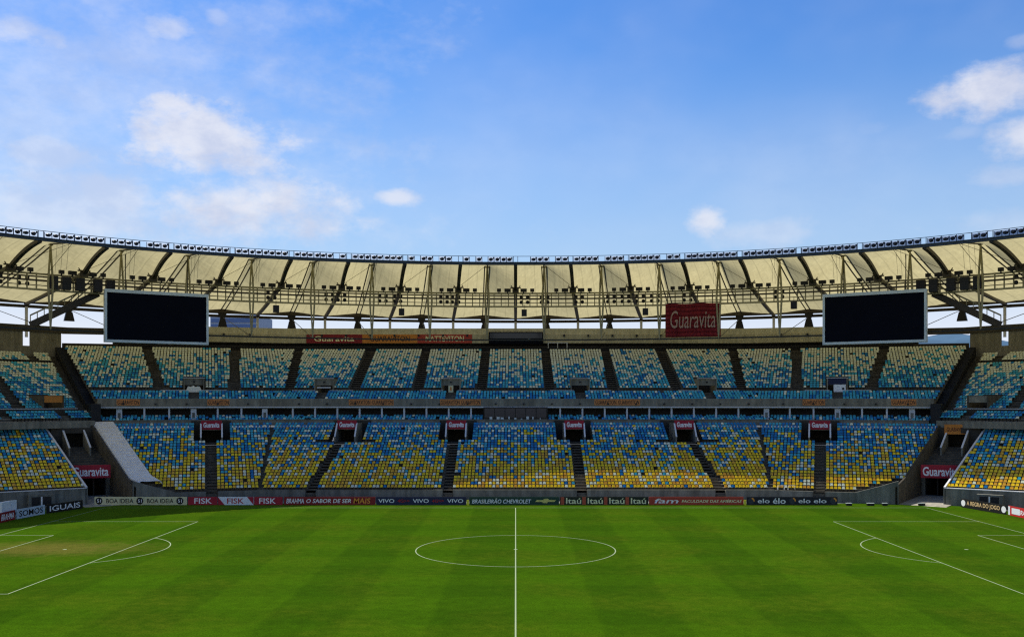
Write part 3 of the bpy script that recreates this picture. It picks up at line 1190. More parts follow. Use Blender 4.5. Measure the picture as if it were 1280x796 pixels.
for side in (-1, 1):
    lim = lambda d, r: (UP2.lo(d) + 2.4, UP2.hi(d))
    CUT2 = [(9.3 - 3.6 - 1.5, 9.3 - 3.6 + 1.5)]
    cu = lambda r: [(4.2, 7.4)] if r < 5 else []
    terrace(UP2, side, c2row, lim, cu, upper)
    AC = [(seg(10.9, 0, 7.5, 17), 1.6)]
    cuts = lambda r: cu(r) + ([(-50, 50)] if r == 20 else [])
    AT = [(seg(-1.3, 19.5, -2.0, 24), 1.5)]
    seats(UP2, side, c2row[:20], lim, cu, AC, 'up', 25, v_of=lambda r: .1 + .8 * r / 24)
    seats(UP2, side, c2row[21:], lim, lambda r: [], AT, 'up', 4, v_of=lambda r: .9)
    stair(UP2, side, c2row[:20], AC[0][0], 1.6, upper)
    stair(UP2, side, c2row[21:], AT[0][0], 1.6, upper)
    wall_run('rear_wall', DARKW, lower, LO2, side, [(4.2, 18.6, 5.5, 9.72), (30, 18.6, 5.5, 9.72)])
    lim3 = lambda d, r: (UP2.lo(d) + 1.0, UP2.hi(d))
    terrace(UP2, side, b2row, lim3, lambda r: [], upper)
    seats(UP2, side, b2row, lim3, lambda r: [], [(const(5.6), 1.3), (const(14), 1.2)], 'up', 3, v_of=lambda r: -.2)
    wall_run('front_wall', DARKW, upper, UP2, side, [(UP2.lo(.2) + 2.4, .1, 11.2, 12.45), (26, .1, 11.2, 12.45)])
    wall_run('kerb', PALEC, upper, UP2, side, [(UP2.lo(.2) + 2.4, .05, 12.454, 12.54), (26, .05, 12.454, 12.54)], .3)
    wall_run('floor_beam', BEAMC, upper, UP2, side, [(UP2.lo(-3) + .6, -3.3, 9.7, 10.72), (26, -3.3, 9.7, 10.72)], .5)
    wall_run('rail', BLACK, upper, UP2, side, [(UP2.lo(19) + 3, 18.9, 20.2, 20.32), (26, 18.9, 20.2, 20.32)], .1)
    wall_run('rear_wall', mat('grey_render', (.24, .22, .17), .9, .15, .5, grime=.3), upper, UP2, side, [(UP2.lo(23.6) - .2, 23.6, 20.5, 25.3), (-2.52, 23.6, 20.5, 25.3)])
    wall_run('rear_wall', MATS['grey_render'], upper, UP2, side, [(-1.28, 23.6, 20.5, 25.3), (30, 23.6, 20.5, 25.3)])
    wall_run('roof_beam', DSTEEL, upper, UP2, side, [(UP2.lo(23.6) - 2, 23.4, 25.304, 26.4), (30, 23.4, 25.304, 26.4)], .8)
    wall_run('sill_wall', MATS['grey_render'], upper, UP2, side, [(-2.51, 23.62, 20.5, 22.9), (-1.29, 23.62, 20.5, 22.9)], .26)
    # stairwell of the corner block
    F = lambda x, y, z: UP2.pt(5.8 + x, y, z, side)
    b = MB()
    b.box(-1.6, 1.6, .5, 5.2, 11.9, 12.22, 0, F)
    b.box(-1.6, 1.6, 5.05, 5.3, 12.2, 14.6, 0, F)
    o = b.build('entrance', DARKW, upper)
    for s in (-1, 1):
        c = MB()
        x0, x1 = sorted((s * 1.42, s * 1.6))
        c.box(x0, x1, .45, 5.0, 12.2, 14.4, 0, F)
        c.build('side_wall', STEP, o)
    c = MB()
    c.box(-1.41, 1.41, .6, .75, 13.4, 14.38, 0, F)
    c.build('lintel', ORANGE if side < 0 else BEAMC, o)
    # stair strip and void between the corner block and the side run
    b = MB()
    for k in range(25):
        d = .4 + .92 * k
        q = [(UP2.lo(d) + .95, d), (UP2.lo(d) + 2.4, d), (UP2.lo(d + .92) + 2.4, d + .92), (UP2.lo(d + .92) + .95, d + .92)]
        z = 12.3 + .37 * k
        b.hexa([UP2.pt(u, dd, z - 1.2, side) for u, dd in q] + [UP2.pt(u, dd, z, side) for u, dd in q])
    b.build('aisle_stair', STEP, upper)
    b = MB()
    for k in range(-3, 25):
        d = .2 + .92 * k
        for (a0, a1) in ((-.62, .95),):
            q = [(UP2.lo(d) + a0, d), (UP2.lo(d) + a1, d), (UP2.lo(d + .92) + a1, d + .92), (UP2.lo(d + .92) + a0, d + .92)]
            z = 13.2 + .40 * max(k, 0)
            b.hexa([UP2.pt(u, dd, 9.9, side) for u, dd in q] + [UP2.pt(u, dd, z, side) for u, dd in q])
    b.build('cheek_wall', BLACK, upper)  # black solid stands in for the shade of an open void

# the mass of seats
mo = mass.build('stadium_seats', [SEATC[k] for k in SEATN] + [BLACK])
tag(mo, 'thousands of yellow, blue and white plastic seats covering both tiers of the stands', None, kind='stuff')

# ---------------------------------------------------------------- roof
def tk(k):
    s = 1 if k >= 0 else -1
    k = abs(k)
    return s * R(6.05 * k + .0045 * k ** 3)


def rim(t, f, z):
    return Vector(((82 + 50 * f) * math.sin(t), (62 + 63 * f) * math.cos(t), z))


FM = .2


def z_rib(f):
    if f < .23:
        x = f / .23
        return 35.3 + (33.0 - 35.3) * x + 1.7 * x * (1 - x)
    x = (f - .23) / .77
    return 33.0 + (31.9 - 33.0) * x - .5 * 4 * x * (1 - x) * .5


def z_ridge(f):
    if f < FM:
        return 35.3 + 1.65 * min(1, (f / FM)) ** .8
    x = (f - FM) / (1 - FM)
    return 36.95 + (32.7 - 36.95) * x - .7 * 4 * x * (1 - x) * .5


FS = [0, .03, .06, .10, .14, .17, .2, .23, .28, .36, .46, .58, .72, .86, 1.0]
NA = 5
roof = thing('stadium_roof', 'cream membrane roof over the stands with dark ribs and tapering masts', 'roof', (0, 62, 35))
KN = 10


def panel(ta, tb, rise):
    """membrane between a rib (ta) and a mast axis (tb)"""
    m = MB()
    G_ = []
    for f in FS:
        r_ = []
        for i in range(NA + 1):
            s = i / NA
            t = ta + (tb - ta) * s
            z = z_rib(f) * (1 - s) + z_ridge(f) * s - .3 * math.sin(PI * s) * math.sin(PI * min(1, f * 1.6))
            r_.append(rim(t, f, z))
        G_.append(r_)
    for i in range(len(FS) - 1):
        for j in range(NA):
            m.poly([G_[i][j], G_[i][j + 1], G_[i + 1][j + 1], G_[i + 1][j]])
    return m


PANELS = []
for k in range(-KN, KN):
    PANELS.append(panel(tk(k), tk(k + .5), 1).build('membrane_panel', MEMB, roof, True))
    PANELS.append(panel(tk(k + 1), tk(k + .5), 1).build('membrane_panel', MEMB, roof, True))
# the rest of the ring, out of the picture
big = MB()
t0, t1 = tk(KN), 2 * PI - tk(KN)
nb = 38
for k in range(nb):
    a, b_, c_ = t0 + (t1 - t0) * k / nb, t0 + (t1 - t0) * (k + .5) / nb, t0 + (t1 - t0) * (k + 1) / nb
    for x, y in ((a, b_), (c_, b_)):
        p = panel(x, y, 1)
        off = len(big.v)
        big.v += p.v
        big.f += [tuple(off + i for i in f) for f in p.f]
        big.m += p.m
PANELS.append(big.build('membrane', MEMB, roof, True))


def seam_material():
    """weld seams and soft creases of the cloth, laid out along each panel's own width and length"""
    nt = MEMB.node_tree
    uv = nt.nodes.new('ShaderNodeUVMap')
    uv.uv_map = 'UVMap'
    mp = nt.nodes.new('ShaderNodeMapping')
    mp.inputs['Scale'].default_value = (1, 1, 1)
    nt.links.new(uv.outputs[0], mp.inputs[0])
    sep = nt.nodes.new('ShaderNodeSeparateXYZ')
    nt.links.new(mp.outputs[0], sep.inputs[0])
    m1 = nt.nodes.new('ShaderNodeMath')
    m1.operation = 'MULTIPLY'
    m1.inputs[1].default_value = 3.0
    nt.links.new(sep.outputs[0], m1.inputs[0])
    m2 = nt.nodes.new('ShaderNodeMath')
    m2.operation = 'PINGPONG'
    m2.inputs[1].default_value = .5
    nt.links.new(m1.outputs[0], m2.inputs[0])
    r = nt.nodes.new('ShaderNodeMapRange')
    r.inputs[1].default_value = .0
    r.inputs[2].default_value = .07
    r.inputs[3].default_value = .80
    r.inputs[4].default_value = 1.0
    nt.links.new(m2.outputs[0], r.inputs[0])
    m3 = nt.nodes.new('ShaderNodeMapping')
    m3.inputs['Scale'].default_value = (7, 1.5, 1)
    m3.inputs['Rotation'].default_value = (0, 0, .5)
    nt.links.new(uv.outputs[0], m3.inputs[0])
    nz_ = nt.nodes.new('ShaderNodeTexNoise')
    nz_.inputs['Scale'].default_value = 2.0
    nz_.inputs['Detail'].default_value = 5
    nt.links.new(m3.outputs[0], nz_.inputs['Vector'])
    r2 = nt.nodes.new('ShaderNodeMapRange')
    r2.inputs[1].default_value = .3
    r2.inputs[2].default_value = .7
    r2.inputs[3].default_value = .90
    r2.inputs[4].default_value = 1.05
    nt.links.new(nz_.outputs[0], r2.inputs[0])
    mm = nt.nodes.new('ShaderNodeMath')
    mm.operation = 'MULTIPLY'
    nt.links.new(r.outputs[0], mm.inputs[0])
    nt.links.new(r2.outputs[0], mm.inputs[1])
    b = nt.nodes['Principled BSDF']
    src = b.inputs['Base Color'].links[0].from_socket
    mx = nt.nodes.new('ShaderNodeMix')
    mx.data_type = 'RGBA'
    mx.blend_type = 'MULTIPLY'
    mx.inputs[0].default_value = 1
    nt.links.new(src, mx.inputs[6])
    nt.links.new(mm.outputs[0], mx.inputs[7])
    nt.links.new(mx.outputs[2], b.inputs['Base Color'])
    for n in nt.nodes:
        if n.type == 'BSDF_TRANSLUCENT':
            nt.links.new(mx.outputs[2], n.inputs['Color'])


seam_material()


def panel_uv(o, off):
    me = o.data
    uv = me.uv_layers.new(name='UVMap')
    nf = (len(FS) - 1) * NA
    for pi, p in enumerate(me.polygons):
        q = pi % nf
        i, j = divmod(q, NA)
        for li, (di, dj) in zip(p.loop_indices, ((0, 0), (0, 1), (1, 1), (1, 0))):
            uv.data[li].uv = (off + (j + dj) / NA, FS[i + di] * 4 + off * .37)


def ring_line(f, z, k0, k1, step=.25):
    ks = [k0 + (k1 - k0) * i / int((k1 - k0) / step) for i in range(int((k1 - k0) / step) + 1)]
    return [rim(tk(k), f, z) for k in ks]


for i_, o_ in enumerate(PANELS):
    panel_uv(o_, i_ * 5.0)


def ring_bar(name, m, f, z, w, h, parent, k0=-11, k1=11):
    b = MB()
    b.sweep(ring_line(f, z, k0, k1), w, h)
    return b.build(name, m, parent)


ring_bar('inner_ring', BSTEEL, 0, 35.14, .6, .28, roof)
ring_bar('lower_ring_cable', CABLE, FM, 24.0, .2, .24, roof)
ring_bar('compression_ring', DSTEEL, 1.0, 31.3, 1.0, .5, roof)
ring_bar('eaves_beam', DSTEEL, .985, 32.0, .5, .25, roof)
for k in range(-9, 10):                       # dark arched ribs, each in two lengths
    t = tk(k)
    b = MB()
    b.sweep([rim(t, f, z_rib(f) - .3) for f in [i / 40 for i in range(10)] + [.23]], .54, .5)
    b.build('rib', DSTEEL, roof)
    b = MB()
    b.sweep([rim(t, f, z_rib(f) - .22) for f in (.23, .35, .5, .65, .8, 1.0)], .62, .4)
    b.build('rafter', mat('rafter_steel', (.10, .085, .055), .6, .2, 1), roof)
    b = MB()
    p = rim(t, .225, z_rib(.225) - .5)
    tv = Vector((math.cos(t), -math.sin(t), 0))
    b.bar(p - tv * .9 + Vector((0, 0, .5)), p + tv * .9 + Vector((0, 0, .5)), .25, .2)
    b.bar(p - tv * .55, p + tv * .55, .4, .7)
    b.bar(p - tv * .8 + Vector((0, 0, .9)), p - tv * .2, .1, .14)
    b.bar(p + tv * .8 + Vector((0, 0, .9)), p + tv * .2, .1, .14)
    b.build('node', DSTEEL, roof)
    b = MB()
    b.tube(rim(t, .99, 31.2), rim(t, .99, 25.5), .28, 8)
    b.build('column', PALEC, roof)
for k in range(-9, 9):
    t = tk(k + .5)
    top = rim(t, FM, 36.4)
    bot = rim(t, FM, 24.0)
    tv = Vector((math.cos(t), -math.sin(t), 0))
    b = MB()                                   # flying mast: two legs meeting at the head
    rv = rim(t, 1, 0) - rim(t, 0, 0)
    rv.normalize()
    midz = rim(t, FM, 30.6)
    for s in (-1, 1):
        off = tv * .34 * s
        b.tube(top, midz + off, .13, 6, 0, .17)
        b.tube(midz + off, bot, .17, 6, 0, .12)
    b.tube(top - tv * .35, top + tv * .35, .14, 6)
    b.build('mast', CSTEEL, roof)
    for s in (-1, 1):
        c = MB()
        pts = [rim(t, f, z_ridge(f) - .42) + tv * .42 * s for f in (FM, .4, .6, .8, .98)]
        for p, q in zip(pts, pts[1:]):
            c.tube(p, q, .12, 5)
        c.build('radial_cable', CABLE, roof)
    c = MB()
    c.tube(top, rim(t, 0, 35.25), .11, 5)
    c.build('tie', CABLE, roof)
    for s, ft, fb, zz in ((0, .0, .215, 32.2), (-1, .02, .03, 0), (1, .10, .215, 32.2)):
        pass
    c = MB()
    c.tube(rim(t, .01, 35.2), rim(t, .235, 32.2), .035, 4)
    for i in range(1, 4):
        f = .05 * i - .01
        c.tube(rim(t, f, 35.25 + 1.2 * f / FM), rim(t, f + .02, 24.1 if False else 31.9), .022, 3)
    c.tube(rim(t, .01, 35.2), rim(tk(k + .5 + (.5 if k >= 0 else -.5)), .22, 33.1), .03, 4)
    c.build('hanger', CABLE, roof)
    c = MB()                                   # stay from the mast foot to the bearing behind
    c.tube(bot, rim(t, .98, 31.0), .06, 4)
    c.build('stay', CABLE, roof)
    c = MB()                                   # dark bearing under the eaves
    for z0, z1, w0, w1 in ((28.9, 30.6, .95, .55), (30.6, 31.9, .4, .9)):
        A = rim(t, .99, z0)
        B = rim(t, .99, z1)
        c.hexa([A - tv * w0 - rv * .5, A + tv * w0 - rv * .5, A + tv * w0 + rv * .5, A - tv * w0 + rv * .5,
                B - tv * w1 - rv * .5, B + tv * w1 - rv * .5, B + tv * w1 + rv * .5, B - tv * w1 + rv * .5])
    c.build('bearing', BLACK, roof)
    for ka in (k, k + 1):
        c = MB()
        for i in range(4):
            q = []
            for s in (i / 4, (i + 1) / 4):
                tt = tk(ka) + (t - tk(ka)) * s
                z = z_rib(1) * (1 - s) + z_ridge(1) * s
                q.append((rim(tt, .99, 31.75), rim(tt, .99, z + .03)))
            c.poly([q[0][0], q[1][0], q[1][1], q[0][1]])
        c.build('fascia', DSTEEL, roof)

ZONES = [(-8.0, 'far left of the left screen'), (-7.4, 'left of the left screen'), (-6.3, 'above the outer half of the left screen'), (-5.2, 'above the inner half of the left screen'),
         (-4.2, 'just right of the left screen'), (-3.2, 'above the red parapet banner'), (-2.2, 'above the orange parapet banner'), (-.9, 'above the brick red parapet banner'),
         (.6, 'above the black box'), (1.5, 'just right of the black box'), (2.6, 'just left of the hanging red banner'), (3.8, 'above the hanging red banner'), (4.6, 'just right of the hanging red banner'),
         (5.4, 'just left of the right screen'), (6.4, 'above the inner half of the right screen'), (7.4, 'above the outer half of the right screen'), (8.0, 'right of the right screen'), (99, 'far right of the right screen')]


def zone(k):
    for a, w in ZONES:
        if k < a:
            return w


# ---- lighting gantry along the inner rim
gantry = thing('lighting_gantry', 'narrow steel gantry with rails running along the inner rim of the roof', 'gantry', (0, 62, 35.6))
ring_bar('deck', BSTEEL, -.004, 35.33, .8, .09, gantry)
ring_bar('handrail', BSTEEL, -.008, 36.27, .07, .07, gantry)
pm = MB()
pm.box(-.04, .04, -.04, .04, 0, .9)
pmesh = pm.mesh('post', BSTEEL)


def place(name, me, parent, P, rz):
    o = bpy.data.objects.new(name, me)
    COL.objects.link(o)
    if parent is not None:
        o.parent = parent
        o.matrix_parent_inverse = WM(parent).inverted()
    o.location = P
    o.rotation_euler = (0, 0, rz)
    return o


lb = MB()                                     # floodlight: added pale plate for the bright sky behind, yoke, round dark lamp
lb.box(-.50, .50, .1, .16, .08, .80, 0)
lb.box(-.50, -.44, .02, .1, .0, .80, 1)
lb.box(.44, .50, .02, .1, .0, .80, 1)
plate = lb.mesh('floodlight', [mat('sky_glow_plate', (.78, .84, .92), .5, .03, 2, trans=.9), BSTEEL])
lamps = []
for rx, rz_ in ((.34, .27), (.31, .27), (.36, .23)):
    lm = MB()
    k = 12
    c0 = [(rx * math.cos(2 * PI * i / k), .0, .43 + rz_ * math.sin(2 * PI * i / k)) for i in range(k)]
    c1 = [(rx * .6 * math.cos(2 * PI * i / k), -.3, .43 + rz_ * .6 * math.sin(2 * PI * i / k)) for i in range(k)]
    for i in range(k):
        j = (i + 1) % k
        lm.poly([c0[i], c0[j], c1[j], c1[i]])
    lm.poly(c1)
    lm.poly([(x, .095, z) for x, y, z in reversed(c0)])
    for i in range(k):
        j = (i + 1) % k
        lm.poly([(c0[i][0], .095, c0[i][2]), (c0[j][0], .095, c0[j][2]), c0[j], c0[i]])
    lm.box(rx - .02, rx + .10, -.1, .09, .50, .78)
    lamps.append(lm.mesh('lamp', BLACK))
rnd = random.Random(3)
for k2 in range(-9, 9):
    for i in range(8):
        kk = k2 + .5 + (i - 3.5) / 8.9
        t = tk(kk)
        rz = -t
        if i == 0:
            place('post', pmesh, gantry, rim(tk(k2 + .04), -.008, 35.37), rz)
            place('post', pmesh, gantry, rim(tk(k2 + .96), -.008, 35.37), rz)
        if i in (2, 4, 6):
            place('post', pmesh, gantry, rim(tk(kk - .5 / 8.9), -.008, 35.37), rz)
        if rnd.random() < (.30 if abs(k2 + .5) < 2.2 else .06):
            continue
        tt_ = t + rnd.uniform(-.0008, .0008)
        P = rim(tt_, -.006, 35.375)
        th = math.atan2(62 * math.sin(t), 82 * math.cos(t))
        o = place('floodlight', plate, None, P, -th)
        tag(o, 'round dark floodlight on the roof rim, ' + zone(kk), 'floodlight', 'floodlights along the roof rim')
        l = link('lamp', rnd.choice(lamps), o, (0, 0, 0), rnd.uniform(-.25, .25))

# ---- catwalk under the membrane
FC = .245
walk = thing('catwalk', 'caged steel catwalk ring hanging below the roof membrane', 'catwalk', (0, 77, 30))
for nm, z, w, h, mt in (('top_rail', 32.25, .2, .26, CSTEEL), ('mid_rail', 31.3, .3, .24, DSTEEL), ('bottom_rail', 29.95, .3, .26, CSTEEL)):
    ring_bar(nm, mt, FC, z, w, h, walk, -9.5, 9.5)
ring_bar('deck', DSTEEL, FC + .012, 30.0, .9, .08, walk, -9.5, 9.5)
ring_bar('back_rail', DSTEEL, FC + .02, 32.0, .16, .2, walk, -9.5, 9.5)
ring_bar('back_rail', DSTEEL, FC + .02, 30.7, .1, .12, walk, -9.5, 9.5)
b = MB()
b.box(-.085, .085, -.08, .08, 0, 2.3)
wp = b.mesh('post', CSTEEL)
for i in range(-76, 77):
    if i % 8 != 4:
        place('post', wp, walk, rim(tk(i / 8), FC, 29.95), -tk(i / 8))
b = MB()
b.box(-.35, .35, -.25, .25, 0, .55)
b.box(-.08, .08, -.08, .08, -.3, 0)
spotA = b.mesh('spotlight', BLACK)
b = MB()
b.box(-.55, .55, -.3, .3, .05, .62)
b.box(-.45, .45, -.36, -.304, .1, .56)
b.box(-.1, .1, -.1, .1, -.2, .05)
spotB = b.mesh('spotlight', BLACK)
for k in range(-9, 10):
    for j, (dk, me) in enumerate(((-.29, spotA), (-.14, spotB), (.14, spotB), (.29, spotA))):
        t = tk(k + dk)
        o = place('spotlight', me, None, rim(t, FC - .003, 32.5 if me is spotA else 32.42), -t)
        tag(o, ('small' if me is spotA else 'wide') + ' black spotlight on the catwalk rail, ' + zone(k + dk).replace('above', 'level with'), 'spotlight', 'spotlights on the catwalk rail')
# clusters of round stage lights hung in the catwalk cage
def blob(r):
    m = MB()
    for z0, z1, r0, r1 in ((-.3, -.1, .2, r), (-.1, .15, r, r), (.15, .3, r, .15)):
        m.tube((0, 0, z0), (0, 0, z1), r0, 8, 0, r1)
    return m.mesh('cage_light', BLACK)


cage = blob(.3)
rnd = random.Random(9)
for k0 in (-8.55, -8.2, -7.85, -4.2, -3.25, -3.05, -2.35, -2.1, -1.3, -1.1, .1, .45, 1.05, 1.6, 1.85, 2.1, 2.35, 2.9, 4.4, 7.9, 8.25, 8.6):
    for i in range(4):
        t = tk(k0 + .11 * (i % 2))
        z = 30.75 + .85 * (i // 2)
        o = place('cage_light', cage, None, rim(t, FC + .004, z), -t)
        tag(o, 'small dark stage light in the catwalk cage, ' + zone(k0).replace('above', 'level with'), 'stage light', 'stage lights inside the catwalk cage')
# line-array speakers at both corners, single speakers hung below the catwalk
b = MB()
b.box(-.62, .62, -.5, .5, 0, 1.9)
for q in range(5):
    b.box(-.56, .56, -.56, -.504, .08 + q * .36, .38 + q * .36)
big_sp = b.mesh('loudspeaker', BLACK)
for side in (-1, 1):
    for q, kq in enumerate((6.62, 6.80, 7.05, 7.24, 7.42)):
        nth = ('nearest', 'second from', 'third from', 'fourth from', 'farthest from')[q]
        t = tk(side * kq)
        th = math.atan2((62 + 63 * FC) * math.sin(t), (82 + 50 * FC) * math.cos(t))
        o = place('loudspeaker', big_sp, None, rim(t, FC - .012, 30.1), -th)
        tag(o, 'tall black loudspeaker on the catwalk, %s the %s screen' % (nth, 'left' if side < 0 else 'right'), 'loudspeaker', 'loudspeakers by the %s screen' % ('left' if side < 0 else 'right'))
b = MB()
b.box(-.45, .45, -.35, .35, -.6, .55)
b.box(-.38, .38, -.40, -.354, -.52, .45)
b.bar((0, 0, .55), (0, 0, 1.4), .06, .06)
small_sp = b.mesh('hanging_speaker', BLACK)
for k, word in ((-4.08, 'nearest the left screen'), (-1.98, 'left of the middle'), (.15, 'at the middle'), (2.25, 'left of the large red banner'), (4.7, 'nearest the right screen')):
    t = tk(k)
    o = place('hanging_speaker', small_sp, None, rim(t, FC - .01, 28.85 if abs(k) < 4.5 else 29.2), -t)
    tag(o, 'black box speaker hanging under the catwalk, %s' % word, 'speaker', 'speakers hung under the catwalk')

# access stairs from the catwalk to the corners
for side in (-1, 1):
    t = thing('access_stair', 'steep steel stair with rails from the catwalk down beside the %s screen' % ('left' if side < 0 else 'right'), 'stair', rim(tk(side * 7.6), FC, 24.5))
    A = rim(tk(side * 6.75), FC + .02, 30.1)
    B = rim(tk(side * 7.62), FC + .06, 24.9)
    d = (B - A)
    hv = Vector((d.y, -d.x, 0)).normalized() * .5
    for s in (-1, 1):
        b = MB()
        b.bar(A + hv * s, B + hv * s, .25, .95)
        b.build('stringer', DSTEEL, t)
        b = MB()
        b.bar(A + hv * s + Vector((0, 0, 1.5)), B + hv * s + Vector((0, 0, 1.5)), .1, .14)
        for i in range(11):
            p = A + d * i / 10 + hv * s
            b.bar(p, p + Vector((0, 0, 1.5)), .09, .09)
        b.build('handrail', CSTEEL, t)
    b = MB()
    for i in range(24):
        p = A + d * (i + .5) / 24
        b.bar(p - hv * .9, p + hv * .9, .3, .06)
    b.build('tread', DSTEEL, t)
    # platform foot on the corner roof beam
    b = MB()
    b.box(B.x - 1.0, B.x + 1.0, B.y - 1.0, B.y + 1.0, 24.3, 24.8)
    b.build('landing', DSTEEL, t)

# ---------------------------------------------------------------- scoreboards
for side in (-1, 1):
    c = Vector((side * 54.6, 57.6, 26.35))
    rz = -side * R(31)
    wd = 'left' if side < 0 else 'right'
    t = thing('scoreboard', 'large switched-off black screen in a grey frame hanging at the %s' % wd, 'scoreboard', c, rz, 'big screens under the roof')
    W, H = 7.55, 3.95
    b = MB()
    b.box(-W, W, .3, 1.1, -H, H)
    link('casing', b.mesh('casing', GREYM), t, (0, 0, 0))
    b = MB()
    b.box(-W + .36, W - .36, .1, .296, -H + .4, H - .5)
    link('screen', b.mesh('screen', SCREEN), t, (0, 0, 0))
    for nm, x0, x1, z0, z1 in (('frame', -W, W, H - .48, H), ('frame', -W, W, -H, -H + .38), ('frame', -W, -W + .34, -H + .382, H - .482), ('frame', W - .34, W, -H + .382, H - .482)):
        b = MB()
        b.box(x0, x1, -.05, .295, z0, z1)
        link(nm, b.mesh(nm, GREYM), t, (0, 0, 0))
    for s in (-.6, .6):
        b = MB()
        b.bar((s * W, .7, H), (s * W, .9, H + 5.5), .12, .12)
        link('hanger', b.mesh('hanger', CABLE), t, (0, 0, 0))

# ---------------------------------------------------------------- banners on the parapet and balcony
def board(name, label, cat, P, rz, w, h, m, texts=(), group=None, th=.06, extra=None, feet=False):
    t = thing(name, label, cat, P, rz, group)
    b = MB()
    b.box(-w / 2, w / 2, -th / 2, th / 2, -h / 2, h / 2)
    link('board_panel', b.mesh('board_panel', m), t, (0, 0, 0))
    for tx in texts:
        txt, x, z, tw, thh, tm = tx[:6]
        lettering(t, txt, x, -th / 2 - .012, z, tw, thh, tm, tx[6] if len(tx) > 6 else 0)
    if feet:
        b = MB()
        k = max(2, int(w / 2.5) + 1)
        for i in range(k):
            x = -w / 2 + .15 + (w - .3) * i / (k - 1)
            b.bar((x, .05, h / 2 - .1), (x, .55, -h / 2 + .02), .06, .06)
        link('support', b.mesh('support', DSTEEL), t, (0, 0, 0))
    if extra:
        extra(t, -th / 2 - .012)
    return t


py = 65 + 24.2 - .06
DP = 87.5 + py


def px_x(px, D):
    return (px - 644.5) * D / 1188


def px_z(y, D):
    return 13.7 + (500.4 - y) * D / 1188


D = DP - .05
for (x0, x1, m, txt, tm, lab, shear, tw) in ((383, 452.7, DRED, 'Guaravita', TXTY, 'red banner with pale lettering on the cream parapet, leftmost of three', 0, .72),
                                              (453, 521.7, ORANGE, 'GUARAVITON', TXTB, 'orange banner with black lettering between two red banners on the parapet', 0, .72),
                                              (522, 590, BRICKR, 'MATTEVITON', TXTY, 'brick red banner beside the black box on the cream parapet', 0, .70)):
    a, b_ = px_x(x0, D), px_x(x1, D)
    board('banner', lab, 'banner', ((a + b_) / 2, py - .03, 25.15), 0, b_ - a, 1.62, m, [(txt, 0, 0.02, (b_ - a) * tw, 1.0, tm, shear)], 'banners on the cream parapet')
a, b_ = px_x(611, D), px_x(679, D)
t = thing('control_box', 'black box with a dim lamp mounted on the parapet above the middle block', 'box', ((a + b_) / 2, py - .5, 25.3))
b = MB()
b.box(-(b_ - a) / 2, (b_ - a) / 2, 0, .5, -1.15, 1.1)
link('casing', b.mesh('casing', SCREEN), t, (0, 0, 0))
b = MB()
b.box(-(b_ - a) / 2 + .2, (b_ - a) / 2 - .2, -.06, -.002, -.1, .9)
link('window', b.mesh('window', GLASS), t, (0, 0, 0))
b = MB()
b.box(2.2, 2.6, -.08, -.002, -.55, -.25)
link('lamp', b.mesh('lamp', GREYM), t, (0, 0, 0))
# white rail frame to its right
t = thing('railing', 'pale two-bay railing standing on the wall right of the black box', 'railing', (px_x(697, D), py - .25, 23.4))
for i in range(3):
    b = MB()
    b.bar((-1.75 + 1.75 * i, 0, 0), (-1.75 + 1.75 * i, 0, .95), .1, .1)
    link('post', b.mesh('post', PALEC), t, (0, 0, 0))
b = MB()
b.bar((-1.8, 0, 1.0), (1.8, 0, 1.0), .1, .12)
link('rail', b.mesh('rail', PALEC), t, (0, 0, 0))

# orange strips on the balcony front
db = 87.5 + 65 - .3


def balcony_u(px):
    x = px - 644.5
    s = 1 if x > 0 else -1
    r = abs(x) / 1188
    u = r * db
    if u <= 39.0:
        return UP0, 1, s * u
    # side run: X = 39 + .951 u - .309*.3, D = db - .309 u
    u = (r * db - 39.0) / (.951 + .309 * r)
    return UP1, s, u


for i, (x0, x1, rep, lab) in enumerate(((145, 174, 1, 'leftmost, below the left screen'), (258.5, 286, 1, 'below the right edge of the left screen'), (436, 492, 2, 'doubled, left of the middle'),
                                        (550, 601, 2, 'just left of the centre, doubled'), (743, 800, 2, 'right of the centre, doubled'),
                                        (851, 906, 2, 'under the large red banner, doubled'), (1004, 1032, 1, 'below the left edge of the right screen'), (1115, 1146, 1, 'rightmost, below the right screen'))):
    if i == 5:
        continue
    sec, side, u0 = balcony_u(x0)
    _, _, u1 = balcony_u(x1)
    w = abs(u1 - u0)
    P, rz = sec.frame((u0 + u1) / 2, -.30, 13.42, side)
    tx = [('GUARAVITON', 0, 0, w * .93, .66, TXTB)] if rep == 1 else [('GUARAVITON', -w * .25, 0, w * .46, .66, TXTB), ('GUARAVITON', w * .25, 0, w * .46, .66, TXTB)]
    board('banner', 'small orange strip on the balcony front, %s' % lab, 'banner', P, rz, w, .92, mat('burnt_orange_sign', (.58, .22, .06), .6, .1, 1), tx, 'orange strips on the balcony front')

# big red cloth banner under the catwalk
tb = tk(3.07)
P = rim(tb, FM, 27.05)
thb = math.atan2((62 + 63 * FM) * math.sin(tb), (82 + 50 * FM) * math.cos(tb))
t = thing('hanging_banner', 'large red cloth banner with pale script hanging under the catwalk', 'banner', P, -thb)
m = MB()
W, H = 4.55, 2.8
gr = []
for i in range(15):
    x = -W + 2 * W * i / 14
    col = []
    for j in range(9):
        z = -H + 2 * H * j / 8
        col.append((x, .10 * math.sin(x * 1.3 + z * .5) * (1 - (j / 8) * .7), z + .08 * math.sin(i / 14 * PI * 4) * (j / 8)))
    gr.append(col)
for i in range(14):
    for j in range(8):
        m.poly([gr[i][j], gr[i + 1][j], gr[i + 1][j + 1], gr[i][j + 1]])
me = m.mesh('cloth', BANN)
me.polygons.foreach_set('use_smooth', [True] * len(me.polygons))
o = link('cloth', me, t, (0, 0, 0))
o.modifiers.new('thickness', 'SOLIDIFY').thickness = .015
